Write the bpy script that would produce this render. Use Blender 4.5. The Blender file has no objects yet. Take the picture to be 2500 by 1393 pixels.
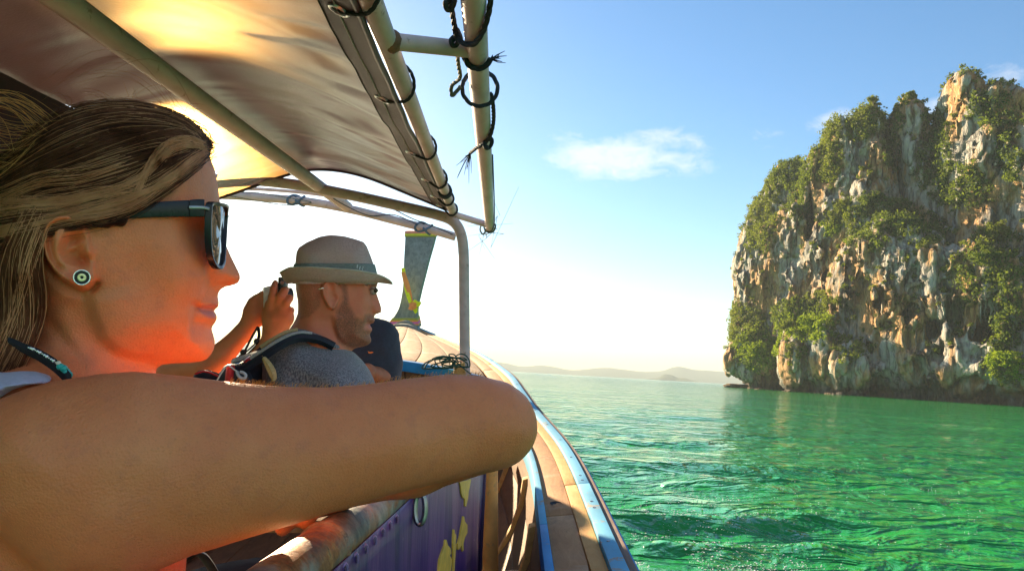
import bpy, bmesh, math, random
import numpy as np
from mathutils import Vector, Matrix
random.seed(7); np.random.seed(7)
RNG = np.random.default_rng(11)
PI = math.pi
sc = bpy.context.scene
C = sc.collection

# ------------------------------------------------------------------ camera
FPX = 1853.0                      # focal length in photo pixels (photo 2500 wide)
CX, CY = 1250.0, 696.5
PITCH, ROLL, CAMH = math.radians(6.43), math.radians(3.26), 1.45
Fw = Vector((0, math.cos(PITCH), math.sin(PITCH)))
R0 = Vector((1, 0, 0)); U0 = Vector((0, -math.sin(PITCH), math.cos(PITCH)))
Rv = R0 * math.cos(ROLL) + U0 * math.sin(ROLL)
Uv = U0 * math.cos(ROLL) - R0 * math.sin(ROLL)
CAM = Vector((0, 0, CAMH))
# FRAME: the boat's own frame (it heels and pitches on the swell): x right, y forward, z up
FRAME = Matrix(((Rv.x, Fw.x, Uv.x, CAM.x), (Rv.y, Fw.y, Uv.y, CAM.y), (Rv.z, Fw.z, Uv.z, CAM.z), (0, 0, 0, 1)))
M3 = np.array([[Rv.x, Fw.x, Uv.x], [Rv.y, Fw.y, Uv.y], [Rv.z, Fw.z, Uv.z]])
cam = bpy.data.cameras.new('camera'); cam.sensor_width = 36; cam.lens = 36 * FPX / 2500
cam.clip_start = 0.02; cam.clip_end = 30000
cam_o = bpy.data.objects.new('camera', cam); C.objects.link(cam_o)
cam_o.matrix_world = Matrix(((Rv.x, Uv.x, -Fw.x, CAM.x), (Rv.y, Uv.y, -Fw.y, CAM.y), (Rv.z, Uv.z, -Fw.z, CAM.z), (0, 0, 0, 1)))
sc.camera = cam_o

def Lray(px, py): return np.array([(px - CX) / FPX, 1.0, -(py - CY) / FPX])
def L(px, py, d): return Lray(px, py) * d                     # boat-frame point seen at a photo pixel, d metres ahead
def W(p): return M3 @ np.asarray(p, float) + np.array([0, 0, CAMH])

# ------------------------------------------------------------------ light
sun_dir = M3 @ Lray(400, 240); sun_dir /= np.linalg.norm(sun_dir)
SUN_EL = math.asin(sun_dir[2]); SUN_AZ = math.atan2(sun_dir[0], sun_dir[1])   # azimuth from +Y towards +X
sun = bpy.data.lights.new('sun', 'SUN'); sun.energy = 5.0; sun.angle = math.radians(0.6); sun.color = (1.0, 0.80, 0.52)
sun_o = bpy.data.objects.new('sun', sun); C.objects.link(sun_o)
sun_o.rotation_mode = 'QUATERNION'; sun_o.rotation_quaternion = Vector(sun_dir).to_track_quat('Z', 'Y'); sun_o.location = (0, 0, 50)

world = bpy.data.worlds.new('World'); sc.world = world; world.use_nodes = True
wt = world.node_tree; wt.nodes.clear()

def nd(nt, typ, ins=None, out=0, **props):
    n = nt.nodes.new(typ)
    for k, v in props.items(): setattr(n, k, v)
    for k, v in (ins or {}).items():
        s = n.inputs[k]
        if isinstance(v, bpy.types.NodeSocket): nt.links.new(v, s)
        else:
            if s.type == 'RGBA' and len(v) == 3: v = (*v, 1)
            s.default_value = v
    return n if out is None else n.outputs[out]
def mth(nt, op, a, b=0.0, c=0.0, clamp=False): return nd(nt, 'ShaderNodeMath', {0: a, 1: b, 2: c}, operation=op, use_clamp=clamp)
def vmth(nt, op, a, b=(0, 0, 0), out=0): return nd(nt, 'ShaderNodeVectorMath', {0: a, 1: b}, out=out, operation=op)
def mix(nt, f, a, b): return nd(nt, 'ShaderNodeMix', {0: f, 6: a, 7: b}, out=2, data_type='RGBA')
def mixf(nt, f, a, b): return nd(nt, 'ShaderNodeMix', {0: f, 2: a, 3: b}, out=0, data_type='FLOAT')
def ramp(nt, fac, stops, interp='LINEAR'):
    n = nt.nodes.new('ShaderNodeValToRGB'); cr = n.color_ramp; cr.interpolation = interp
    while len(cr.elements) > 1: cr.elements.remove(cr.elements[0])
    for i, (p, c) in enumerate(stops):
        e = cr.elements[0] if i == 0 else cr.elements.new(p)
        e.position = p; e.color = (c, c, c, 1) if isinstance(c, (int, float)) else (*c, 1)
    nt.links.new(fac, n.inputs[0]); return n.outputs[0]
def mapr(nt, v, a, b, c=0.0, d=1.0): return nd(nt, 'ShaderNodeMapRange', {0: v, 1: a, 2: b, 3: c, 4: d}, clamp=True)
def noise(nt, vec, scale, detail=4, rough=.55, dist=0, out=0, ins=None):
    i = {'Vector': vec, 'Scale': scale, 'Detail': detail, 'Roughness': rough, 'Distortion': dist}
    return nd(nt, 'ShaderNodeTexNoise', i, out=out)
def scl(nt, vec, s): return vmth(nt, 'MULTIPLY', vec, s)

sky = nd(wt, 'ShaderNodeTexSky', out=None, sky_type='NISHITA', sun_disc=False, sun_elevation=SUN_EL, sun_rotation=SUN_AZ,
         altitude=0, air_density=1.0, dust_density=0.25, ozone_density=2.0)
wdir = nd(wt, 'ShaderNodeTexCoord', out=0)
def cloud_mask(px, py, rx, ry, soft=.35):
    d0 = M3 @ Lray(px, py); n0 = np.linalg.norm(d0); d0 /= n0
    ex = np.cross(d0, [0, 0, 1]); ex /= np.linalg.norm(ex); ey = np.cross(ex, d0)
    a = mth(wt, 'DIVIDE', vmth(wt, 'DOT_PRODUCT', wdir, tuple(ex), out=1), rx / FPX / n0)
    b = mth(wt, 'DIVIDE', vmth(wt, 'DOT_PRODUCT', wdir, tuple(ey), out=1), ry / FPX / n0)
    f = mth(wt, 'GREATER_THAN', vmth(wt, 'DOT_PRODUCT', wdir, tuple(d0), out=1), 0.0)
    r = mth(wt, 'SQRT', mth(wt, 'ADD', mth(wt, 'MULTIPLY', a, a), mth(wt, 'MULTIPLY', b, b)))
    return mth(wt, 'MULTIPLY', mapr(wt, r, 1.15, soft), f)
wstr = scl(wt, wdir, (1, 1, 2.1))
n1 = noise(wt, wstr, 9, 9, .62, .25)
n2 = noise(wt, wstr, 30, 9, .66, .6)
masks = None
for px, py, rx, ry, k in [(1500, 385, 250, 75, 1.0), (1600, 350, 170, 45, .8), (2300, 262, 110, 55, .9), (2040, 295, 90, 45, .7),
                          (2455, 178, 80, 50, .75), (1390, 335, 90, 26, .6), (1860, 330, 90, 40, .35), (3050, 330, 300, 70, .7), (3600, 120, 420, 120, .7),
                          (-900, 100, 500, 120, .6)]:
    m = mth(wt, 'MULTIPLY', cloud_mask(px, py, rx, ry), k)
    masks = m if masks is None else mth(wt, 'MAXIMUM', masks, m)
# unseen cloud field added outside the view to brighten the fill light
away = mapr(wt, vmth(wt, 'DOT_PRODUCT', wdir, tuple(Fw), out=1), .72, .45, 0, .55)
hz_ = mapr(wt, nd(wt, 'ShaderNodeSeparateXYZ', {0: wdir}, out=2), .03, .15)
masks = mth(wt, 'MAXIMUM', masks, mth(wt, 'MULTIPLY', away, hz_))
cl = mth(wt, 'ADD', mth(wt, 'MULTIPLY', n1, .62), mth(wt, 'MULTIPLY', n2, .50))
cl = mth(wt, 'MULTIPLY', mapr(wt, mth(wt, 'ADD', cl, mth(wt, 'MULTIPLY', masks, .30)), .68, .93), mapr(wt, masks, 0, .35))
cloudc = mix(wt, .5, sky.outputs[0], (7.5, 7.0, 6.4))
skysat = nd(wt, 'ShaderNodeHueSaturation', {'Saturation': 1.22, 'Value': 1.0, 'Color': sky.outputs[0]})
skyc = mix(wt, mth(wt, 'MULTIPLY', cl, .8), skysat, cloudc)
SKY_STR = 0.05
bg = nd(wt, 'ShaderNodeBackground', {0: skyc, 1: SKY_STR})
nd(wt, 'ShaderNodeOutputWorld', {0: bg}, out=None)

vs = sc.view_settings; vs.view_transform = 'Standard'; vs.look = 'None'; vs.gamma = 1; vs.use_curve_mapping = False; vs.exposure = 2.05
sc.display_settings.display_device = 'sRGB'
cy = sc.cycles
cy.use_denoising = True
try: cy.denoiser = 'OPENIMAGEDENOISE'; cy.denoising_prefilter = 'ACCURATE'
except Exception: pass
cy.max_bounces = 8; cy.diffuse_bounces = 4; cy.glossy_bounces = 4; cy.transmission_bounces = 6; cy.volume_bounces = 1; cy.transparent_max_bounces = 16
cy.sample_clamp_indirect = 8; cy.use_light_tree = True

# ------------------------------------------------------------------ helpers: meshes
def props(o, label=None, cat=None, group=None, kind=None):
    for k, v in (('label', label), ('category', cat), ('group', group), ('kind', kind)):
        if v is not None: o[k] = v
    return o
def raw_mesh(name, v, f, smooth=True, quads=None):
    """v (n,3); f list of tuples, or an (m,k) int array"""
    me = bpy.data.meshes.new(name)
    v = np.asarray(v, np.float32).reshape(-1, 3)
    if isinstance(f, np.ndarray):
        m, k = f.shape
        me.vertices.add(len(v)); me.vertices.foreach_set('co', v.ravel())
        me.loops.add(m * k); me.loops.foreach_set('vertex_index', f.astype(np.int32).ravel())
        me.polygons.add(m); me.polygons.foreach_set('loop_start', np.arange(0, m * k, k, dtype=np.int32))
        try: me.polygons.foreach_set('loop_total', np.full(m, k, np.int32))
        except Exception: pass
    else:
        me.from_pydata([tuple(p) for p in v.tolist()], [], f)
    me.update(); me.validate()
    if smooth: me.polygons.foreach_set('use_smooth', np.ones(len(me.polygons), bool))
    return me
def obj(name, me, m=None, parent=None, local=True):
    """link a mesh; vertices are in boat-frame coordinates when local (or in the parent's space)"""
    o = bpy.data.objects.new(name, me); C.objects.link(o)
    if m is not None:
        for k in (m if isinstance(m, (list, tuple)) else [m]): me.materials.append(k)
    if parent is not None: o.parent = parent
    elif local: o.matrix_world = FRAME
    return o
def thing(name, label, cat, base=(0, 0, 0), group=None, local=True):
    o = bpy.data.objects.new(name, None); C.objects.link(o); o.empty_display_size = .05
    o.matrix_world = (FRAME if local else Matrix.Identity(4)) @ Matrix.Translation(Vector(base))
    props(o, label, cat, group); o['_b'] = [float(x) for x in base]
    return o
class MB:
    """collects shapes into one mesh; positions are given in boat-frame coordinates"""
    def __init__(s): s.v = []; s.f = []; s.n = 0
    def add(s, v, f):
        v = np.asarray(v, float).reshape(-1, 3); s.v.append(v)
        s.f.extend([tuple(int(i) + s.n for i in q) for q in f]); s.n += len(v); return s
    def tube(s, pts, rad, seg=10, cap=True, closed=False, flat=1.0):
        pts = np.asarray(pts, float); n = len(pts); rad = np.broadcast_to(np.asarray(rad, float), (n,))
        T = np.gradient(pts, axis=0) if not closed else np.roll(pts, -1, 0) - np.roll(pts, 1, 0)
        T /= np.linalg.norm(T, axis=1)[:, None] + 1e-12
        a = np.array([0, 0, 1.0]) if abs(T[0][2]) < .9 else np.array([1.0, 0, 0])
        N = np.cross(T[0], a); N /= np.linalg.norm(N); vs = []
        th = np.linspace(0, 2 * PI, seg, endpoint=False)
        for i in range(n):
            N = N - T[i] * N.dot(T[i]); N /= np.linalg.norm(N) + 1e-12; B = np.cross(T[i], N)
            vs.append(pts[i] + rad[i] * (np.cos(th)[:, None] * N + flat * np.sin(th)[:, None] * B))
        V = np.concatenate(vs); F = []
        m = n if closed else n - 1
        for i in range(m):
            j = (i + 1) % n
            for k in range(seg): F.append((i * seg + k, i * seg + (k + 1) % seg, j * seg + (k + 1) % seg, j * seg + k))
        if cap and not closed: F.append(tuple(range(seg))[::-1]); F.append(tuple((n - 1) * seg + k for k in range(seg)))
        return s.add(V, F)
    def box(s, c, ax, ay, az):
        """box centred c with half-axis vectors"""
        c, ax, ay, az = (np.asarray(q, float) for q in (c, ax, ay, az))
        V = [c + i * ax + j * ay + k * az for i in (-1, 1) for j in (-1, 1) for k in (-1, 1)]
        return s.add(V, [(0, 1, 3, 2), (4, 6, 7, 5), (0, 4, 5, 1), (2, 3, 7, 6), (0, 2, 6, 4), (1, 5, 7, 3)])
    def sweep(s, A, cap=True, closed_section=True):
        """loft of sections A (n,k,3)"""
        A = np.asarray(A, float); n, k = A.shape[:2]; F = []
        for i in range(n - 1):
            for j in range(k if closed_section else k - 1):
                j2 = (j + 1) % k; F.append((i * k + j, i * k + j2, (i + 1) * k + j2, (i + 1) * k + j))
        if cap and closed_section: F.append(tuple(range(k))[::-1]); F.append(tuple((n - 1) * k + j for j in range(k)))
        return s.add(A.reshape(-1, 3), F)
    def ball(s, c, r, seg=10, rings=6, ax=None):
        r = np.broadcast_to(np.asarray(r, float), (3,)); V = []
        for i in range(rings + 1):
            t = PI * i / rings
            for k in range(seg): V.append((math.sin(t) * math.cos(2 * PI * k / seg), math.sin(t) * math.sin(2 * PI * k / seg), math.cos(t)))
        V = np.array(V) * r
        if ax is not None: V = V @ np.asarray(ax, float)
        F = [(i * seg + k, (i + 1) * seg + k, (i + 1) * seg + (k + 1) % seg, i * seg + (k + 1) % seg) for i in range(rings) for k in range(seg)]
        return s.add(V + np.asarray(c, float), F)
    def build(s, name, m, parent=None, smooth=True, bevel=0, local=True, solid=0):
        V = np.concatenate(s.v)
        if parent is not None:
            p = parent; b = np.zeros(3)
            while p is not None:
                if '_b' in p: b = np.array(p['_b']); break
                p = p.parent
            V = V - b
        me = raw_mesh(name, V, s.f, smooth)
        o = obj(name, me, m, parent, local)
        if bevel:
            bm = bmesh.new(); bm.from_mesh(me)
            ed = [e for e in bm.edges if len(e.link_faces) == 2 and e.calc_face_angle(0) > .6]
            bmesh.ops.bevel(bm, geom=ed, offset=bevel, segments=2, affect='EDGES', profile=.6)
            bm.to_mesh(me); bm.free()
            me.polygons.foreach_set('use_smooth', np.ones(len(me.polygons), bool))
        if smooth:
            try: me.set_sharp_from_angle(angle=math.radians(42))
            except Exception: pass
        return o
def spline(pts, n, closed=False):
    """Catmull-Rom through pts, n samples; any number of columns"""
    P = np.asarray(pts, float); m = len(P)
    d = np.r_[0, np.cumsum(np.linalg.norm(np.diff(P[:, :3], axis=0), axis=1) ** .5)] if not closed else np.arange(m)
    if closed:
        t = np.linspace(0, m, n, endpoint=False); i = np.floor(t).astype(int); u = (t - i)[:, None]
        p0, p1, p2, p3 = P[(i - 1) % m], P[i % m], P[(i + 1) % m], P[(i + 2) % m]
        return .5 * ((2 * p1) + (-p0 + p2) * u + (2 * p0 - 5 * p1 + 4 * p2 - p3) * u * u + (-p0 + 3 * p1 - 3 * p2 + p3) * u ** 3)
    t = np.linspace(0, d[-1], n); out = np.empty((n, P.shape[1]))
    T = np.empty_like(P)
    T[1:-1] = (P[2:] - P[:-2]) / (d[2:] - d[:-2])[:, None]; T[0] = (P[1] - P[0]) / (d[1] - d[0]); T[-1] = (P[-1] - P[-2]) / (d[-1] - d[-2])
    i = np.clip(np.searchsorted(d, t, 'right') - 1, 0, m - 2); h = (d[i + 1] - d[i])[:, None]; u = ((t - d[i])[:, None]) / h
    return (2 * u ** 3 - 3 * u ** 2 + 1) * P[i] + (u ** 3 - 2 * u ** 2 + u) * h * T[i] + (-2 * u ** 3 + 3 * u ** 2) * P[i + 1] + (u ** 3 - u ** 2) * h * T[i + 1]

# ------------------------------------------------------------------ helpers: noise and implicit surfaces
def _hash(ix, iy, iz, seed):
    h = (ix.astype(np.uint32) * np.uint32(374761393) + iy.astype(np.uint32) * np.uint32(668265263) + iz.astype(np.uint32) * np.uint32(2147483647) + np.uint32(seed * 974711))
    h = (h ^ (h >> np.uint32(13))) * np.uint32(1274126177); h = h ^ (h >> np.uint32(16))
    return h.astype(np.float32) * np.float32(1 / 4294967295.0)
def vnoise(x, y, z, seed=0):
    x, y, z = np.broadcast_arrays(np.asarray(x, np.float32), np.asarray(y, np.float32), np.asarray(z, np.float32))
    fx, fy, fz = np.floor(x), np.floor(y), np.floor(z)
    ix, iy, iz = fx.astype(np.int64), fy.astype(np.int64), fz.astype(np.int64)
    u, v, w = x - fx, y - fy, z - fz
    u = u * u * u * (u * (u * 6 - 15) + 10); v = v * v * v * (v * (v * 6 - 15) + 10); w = w * w * w * (w * (w * 6 - 15) + 10)
    H = lambda a, b, c: _hash(ix + a, iy + b, iz + c, seed)
    a = H(0, 0, 0) * (1 - u) + H(1, 0, 0) * u; b = H(0, 1, 0) * (1 - u) + H(1, 1, 0) * u
    c = H(0, 0, 1) * (1 - u) + H(1, 0, 1) * u; d = H(0, 1, 1) * (1 - u) + H(1, 1, 1) * u
    return ((a * (1 - v) + b * v) * (1 - w) + (c * (1 - v) + d * v) * w) * 2 - 1
def fbm(x, y, z, o=4, seed=0, g=.5):
    s = 0; a = 1; t = 0
    for i in range(o):
        s = s + a * vnoise(x * 2 ** i + 7.3 * i, y * 2 ** i + 3.1 * i, z * 2 ** i - 5.7 * i, seed + i); t += a; a *= g
    return s / t
def worley(x, y, z, seed=0):
    """cellular noise: distance to nearest point, to the second nearest, and a random value per cell"""
    fx, fy, fz = np.floor(x), np.floor(y), np.floor(z); ix, iy, iz = fx.astype(np.int64), fy.astype(np.int64), fz.astype(np.int64)
    d1 = np.full(x.shape, 9.0, np.float32); d2 = d1.copy(); cid = np.zeros(x.shape, np.float32)
    for a in (-1, 0, 1):
        for b in (-1, 0, 1):
            for c in (-1, 0, 1):
                jx, jy, jz = ix + a, iy + b, iz + c; h = [_hash(jx, jy, jz, seed + k) for k in (1, 2, 3)]
                d = np.sqrt((jx + h[0] - x) ** 2 + (jy + h[1] - y) ** 2 + (jz + h[2] - z) ** 2); near_ = d < d1
                d2 = np.where(near_, d1, np.minimum(d2, d)); cid = np.where(near_, _hash(jx, jy, jz, seed + 9), cid); d1 = np.where(near_, d, d1)
    return d1, d2, cid
def smin(a, b, k): h = np.clip(.5 + .5 * (b - a) / k, 0, 1); return b + (a - b) * h - k * h * (1 - h)
def smax(a, b, k): return -smin(-a, -b, k)
def poly_sd(P, X, Z):
    """signed distance (positive inside) to polygon P over arrays X, Z"""
    P = np.asarray(P, np.float32); d = np.full(np.broadcast(X, Z).shape, 1e9, np.float32); inside = np.zeros(d.shape, bool)
    n = len(P)
    for i in range(n):
        a, b = P[i], P[(i + 1) % n]; e = b - a; wx, wz = X - a[0], Z - a[1]
        t = np.clip((wx * e[0] + wz * e[1]) / (e @ e + 1e-12), 0, 1)
        d = np.minimum(d, (wx - e[0] * t) ** 2 + (wz - e[1] * t) ** 2)
        c = (a[1] > Z) != (b[1] > Z)
        with np.errstate(divide='ignore', invalid='ignore'):
            xi = a[0] + (Z - a[1]) * e[0] / (e[1] if abs(e[1]) > 1e-12 else 1e-12)
        inside ^= c & (X < xi)
    d = np.sqrt(d); return np.where(inside, d, -d)
def capsule(X, Y, Z, a, b, ra, rb):
    a = np.asarray(a, np.float32); b = np.asarray(b, np.float32); e = b - a
    t = np.clip(((X - a[0]) * e[0] + (Y - a[1]) * e[1] + (Z - a[2]) * e[2]) / (e @ e + 1e-12), 0, 1)
    return np.sqrt((X - a[0] - e[0] * t) ** 2 + (Y - a[1] - e[1] * t) ** 2 + (Z - a[2] - e[2] * t) ** 2) - (ra + (rb - ra) * t)
def ellip(X, Y, Z, c, r):
    k0 = np.sqrt(((X - c[0]) / r[0]) ** 2 + ((Y - c[1]) / r[1]) ** 2 + ((Z - c[2]) / r[2]) ** 2)
    return (k0 - 1) * min(r)
def surfnet(F, xs, ys, zs):
    """naive surface nets over a rectilinear grid; F<0 inside"""
    S = F < 0; nx, ny, nz = F.shape
    c = sum(S[i:nx - 1 + i, j:ny - 1 + j, k:nz - 1 + k].astype(np.int8) for i in (0, 1) for j in (0, 1) for k in (0, 1))
    act = (c > 0) & (c < 8); I = np.argwhere(act); idx = np.full(act.shape, -1, np.int64); idx[act] = np.arange(len(I))
    acc = np.zeros((len(I), 3)); cnt = np.zeros(len(I))
    cor = [(i, j, k) for i in (0, 1) for j in (0, 1) for k in (0, 1)]
    for a in cor:
        for b in cor:
            if sum(abs(p - q) for p, q in zip(a, b)) == 1 and a < b:
                fa = F[I[:, 0] + a[0], I[:, 1] + a[1], I[:, 2] + a[2]]; fb = F[I[:, 0] + b[0], I[:, 1] + b[1], I[:, 2] + b[2]]
                m = (fa < 0) != (fb < 0); t = np.where(m, fa / np.where(fa == fb, 1, fa - fb), 0)
                for ax in range(3): acc[:, ax] += np.where(m, a[ax] + (b[ax] - a[ax]) * t, 0)
                cnt += m
    p = acc / cnt[:, None]; V = np.empty_like(p)
    for ax, g in enumerate((xs, ys, zs)):
        g = np.asarray(g); i0 = I[:, ax]; V[:, ax] = g[i0] + (g[i0 + 1] - g[i0]) * p[:, ax]
    Q = []
    for ax in range(3):
        sl0 = [slice(None)] * 3; sl1 = [slice(None)] * 3; sl0[ax] = slice(0, -1); sl1[ax] = slice(1, None)
        a, b = S[tuple(sl0)], S[tuple(sl1)]; E = np.argwhere(a != b); o1, o2 = [q for q in range(3) if q != ax]
        ok = (E[:, o1] > 0) & (E[:, o2] > 0) & (E[:, o1] < F.shape[o1] - 1) & (E[:, o2] < F.shape[o2] - 1); E = E[ok]
        flip = a[E[:, 0], E[:, 1], E[:, 2]]
        def at(d1, d2):
            J = E.copy(); J[:, o1] += d1; J[:, o2] += d2; return idx[J[:, 0], J[:, 1], J[:, 2]]
        q = np.stack([at(-1, -1), at(0, -1), at(0, 0), at(-1, 0)], 1)
        if ax == 1: flip = ~flip
        q[~flip] = q[~flip][:, ::-1]; Q.append(q)
    return V, np.concatenate(Q)
def relax(V, Q, it=2, lam=.5):
    n = len(V); V = V.copy()
    a = np.concatenate([Q[:, i] for i in range(4)]); b = np.concatenate([Q[:, (i + 1) % 4] for i in range(4)])
    cnt = np.bincount(a, minlength=n) + np.bincount(b, minlength=n)
    for _ in range(it):
        S = np.zeros_like(V)
        for ax in range(3): S[:, ax] = np.bincount(a, V[b, ax], n) + np.bincount(b, V[a, ax], n)
        V += lam * (S / np.maximum(cnt, 1)[:, None] - V)
    return V
def vnormals(V, Q):
    n = np.cross(V[Q[:, 2]] - V[Q[:, 0]], V[Q[:, 3]] - V[Q[:, 1]]); N = np.zeros_like(V)
    for i in range(4):
        for ax in range(3): N[:, ax] += np.bincount(Q[:, i], n[:, ax], len(V))
    return N / (np.linalg.norm(N, axis=1)[:, None] + 1e-12)
class Plane:
    """upright plane facing the camera at a photo pixel; pix() gives in-plane (x, z) of a pixel, off metres behind the plane"""
    def __init__(s, px, py, dist, yaw=0, world=False):
        s.ray = (lambda a, b: M3 @ Lray(a, b)) if world else Lray
        s.eye = np.array([0, 0, CAMH]) if world else np.zeros(3)
        r = s.ray(px, py); h = np.array([r[0], r[1], 0]); h /= np.linalg.norm(h); c, q = math.cos(yaw), math.sin(yaw)
        s.hy = np.array([h[0] * c - h[1] * q, h[0] * q + h[1] * c, 0]); s.hx = np.array([s.hy[1], -s.hy[0], 0]); s.hz = np.array([0, 0, 1.0])
        s.O = s.eye + r / np.linalg.norm(r) * dist
        s.A = np.stack([s.hx, s.hy, s.hz])
    def pix(s, px, py, off=0.0):
        r = s.ray(px, py); t = ((s.O - s.eye) @ s.hy + off) / (r @ s.hy); p = s.eye + r * t - s.O
        return np.array([p @ s.hx, p @ s.hz])
    def poly(s, pts, off=0.0): return np.array([s.pix(a, b, off) for a, b in pts])
    def p3(s, px, py, off=0.0): a = s.pix(px, py, off); return np.array([a[0], off, a[1]])
    def out(s, V): return np.asarray(V) @ s.A + s.O          # plane coordinates -> boat frame (or world)
class Oblique(Plane):
    """a wall plane turned by yaw from facing the camera; depth offsets run along the line of sight"""
    def __init__(s, px, py, dist, yaw):
        super().__init__(px, py, dist, world=True); c, q = math.cos(yaw), math.sin(yaw); h = s.hx
        s.hx = np.array([h[0] * c - h[1] * q, h[0] * q + h[1] * c, 0]); s.A = np.stack([s.hx, s.hy, s.hz])
    def pix(s, px, py, off=0.0):
        r = s.ray(px, py); b = (s.O - s.eye) + off * s.hy; t, u = np.linalg.solve(np.array([[r[0], -s.hx[0]], [r[1], -s.hx[1]]]), b[:2]); return np.array([u, s.eye[2] + t * r[2] - s.O[2]])
def project(P):
    """boat-frame points -> photo pixels"""
    P = np.asarray(P); return CX + FPX * P[:, 0] / P[:, 1], CY - FPX * P[:, 2] / P[:, 1]

# ------------------------------------------------------------------ helpers: materials
def new_mat(name):
    m = bpy.data.materials.new(name); m.use_nodes = True; nt = m.node_tree; nt.nodes.clear()
    b = nd(nt, 'ShaderNodeBsdfPrincipled', out=None); o = nd(nt, 'ShaderNodeOutputMaterial', {0: b.outputs[0]}, out=None)
    return m, nt, b, o
def setp(nt, b, **k):
    names = {'col': 'Base Color', 'rough': 'Roughness', 'metal': 'Metallic', 'spec': 'Specular IOR Level', 'ior': 'IOR', 'normal': 'Normal', 'sss': 'Subsurface Weight', 'sssr': 'Subsurface Radius', 'ssss': 'Subsurface Scale', 'sheen': 'Sheen Weight', 'coat': 'Coat Weight', 'trans': 'Transmission Weight', 'alpha': 'Alpha'}
    for q, v in k.items():
        s = b.inputs[names[q]]
        if isinstance(v, bpy.types.NodeSocket): nt.links.new(v, s)
        else: s.default_value = (*v, 1) if s.type == 'RGBA' and len(v) == 3 else v
def bump(nt, h, strength=.5, dist=.01, normal=None):
    i = {'Height': h, 'Strength': strength, 'Distance': dist}
    if normal is not None: i['Normal'] = normal
    return nd(nt, 'ShaderNodeBump', i)
def simple(name, col, rough=.6, metal=0, var=.25, scale=30, bmp=.15, bdist=.002, spec=.5, sheen=0):
    m, nt, b, o = new_mat(name); tc = nd(nt, 'ShaderNodeTexCoord', out=3)
    n = noise(nt, tc, scale, 5, .6); c2 = tuple(max(0, q * (1 - var)) for q in col); c3 = tuple(min(1, q * (1 + var)) for q in col)
    setp(nt, b, col=mix(nt, mapr(nt, n, .3, .7), c2, c3), rough=mixf(nt, n, rough * .85, min(1, rough * 1.15)), metal=metal, spec=spec, sheen=sheen)
    if bmp: setp(nt, b, normal=bump(nt, noise(nt, tc, scale * 3, 4), bmp, bdist))
    return m
# ================================================================== SETTING: sea, cliff, hills, haze
def build_sea():
    m, nt, b, o = new_mat('sea_water')
    pos = nd(nt, 'ShaderNodeNewGeometry', out=0)
    big = noise(nt, scl(nt, pos, (.05, .09, 1)), 1, 3, .5)
    col = mix(nt, mapr(nt, big, .35, .65), (.011, .205, .036), (.020, .285, .056))
    foam = noise(nt, pos, 9, 6, .7)
    setp(nt, b, col=col, rough=.06, ior=1.333, spec=.5)
    r1 = noise(nt, scl(nt, pos, (1, .75, 1)), 5.0, 4, .55, .4); r2 = noise(nt, pos, 17, 3, .5, .2)
    r0 = noise(nt, scl(nt, pos, (.8, 1.3, 1)), 1.9, 3, .5, .6)
    h = mth(nt, 'ADD', mth(nt, 'ADD', mth(nt, 'MULTIPLY', r1, .065), mth(nt, 'MULTIPLY', r0, .30)), mth(nt, 'MULTIPLY', r2, .011))
    setp(nt, b, normal=bump(nt, h, 1.0, 1.0))
    ang = np.concatenate([np.linspace(-180, -62, 40)[:-1], np.linspace(-62, -12, 130)[:-1], np.linspace(-12, 46, 520)[:-1], np.linspace(46, 70, 60)[:-1], np.linspace(70, 180, 40)[:-1]]) * PI / 180
    r = np.concatenate([np.geomspace(.5, 330, 560), np.geomspace(345, 14000, 26)])
    A, RR = np.meshgrid(ang, r, indexing='ij'); X = np.sin(A) * RR; Y = np.cos(A) * RR
    cell = np.maximum(RR * math.radians(.112), RR * .0117)
    Z = np.zeros_like(X)
    def rot(t): c, s = math.cos(t), math.sin(t); return X * c + Y * s, -X * s + Y * c
    for lam, amp, t, st, sd in [(7.5, .045, .35, 1.5, 1), (3.1, .055, -.25, 1.9, 2), (1.45, .090, .15, 2.0, 3), (.72, .070, -.4, 1.8, 4), (.36, .034, .5, 1.5, 5), (.19, .008, 0, 1.3, 6)]:
        u, v = rot(t); n = vnoise(u / lam / st, v / lam * 1.25, 3.7, sd) ; n2 = vnoise(u / lam / st + 31, v / lam * 1.25 + 17, 1.2, sd + 20)
        ridge = 1 - 2 * np.abs(n * .8 + n2 * .4)
        fade = np.clip((lam / cell - 2.2) / 4, 0, 1)
        Z += amp * (ridge * .6 + n2 * .5) * fade
    Z *= np.clip(1 - (RR - 180) / 150, 0, 1)
    V = np.stack([X, Y, Z], -1).reshape(-1, 3); na, nr = X.shape
    i = np.arange(na)[:, None] * nr + np.arange(nr - 1)[None]; i2 = ((np.arange(na) + 1) % na)[:, None] * nr + np.arange(nr - 1)[None]
    Q = np.stack([i, i + 1, i2 + 1, i2], -1).reshape(-1, 4)
    Q = np.concatenate([Q, np.stack([i[:, 0], i2[:, 0], i2[:, 0], i[:, 0]], -1)[:0]])
    cap = [int(k * nr) for k in range(na)]
    me = raw_mesh('sea', V, Q)
    o = obj('sea', me, m, local=False); props(o, 'choppy emerald green sea stretching to the hazy horizon', kind='structure')
    return ang, r, Z
SEA_A, SEA_R, SEA_Z = build_sea()

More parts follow.
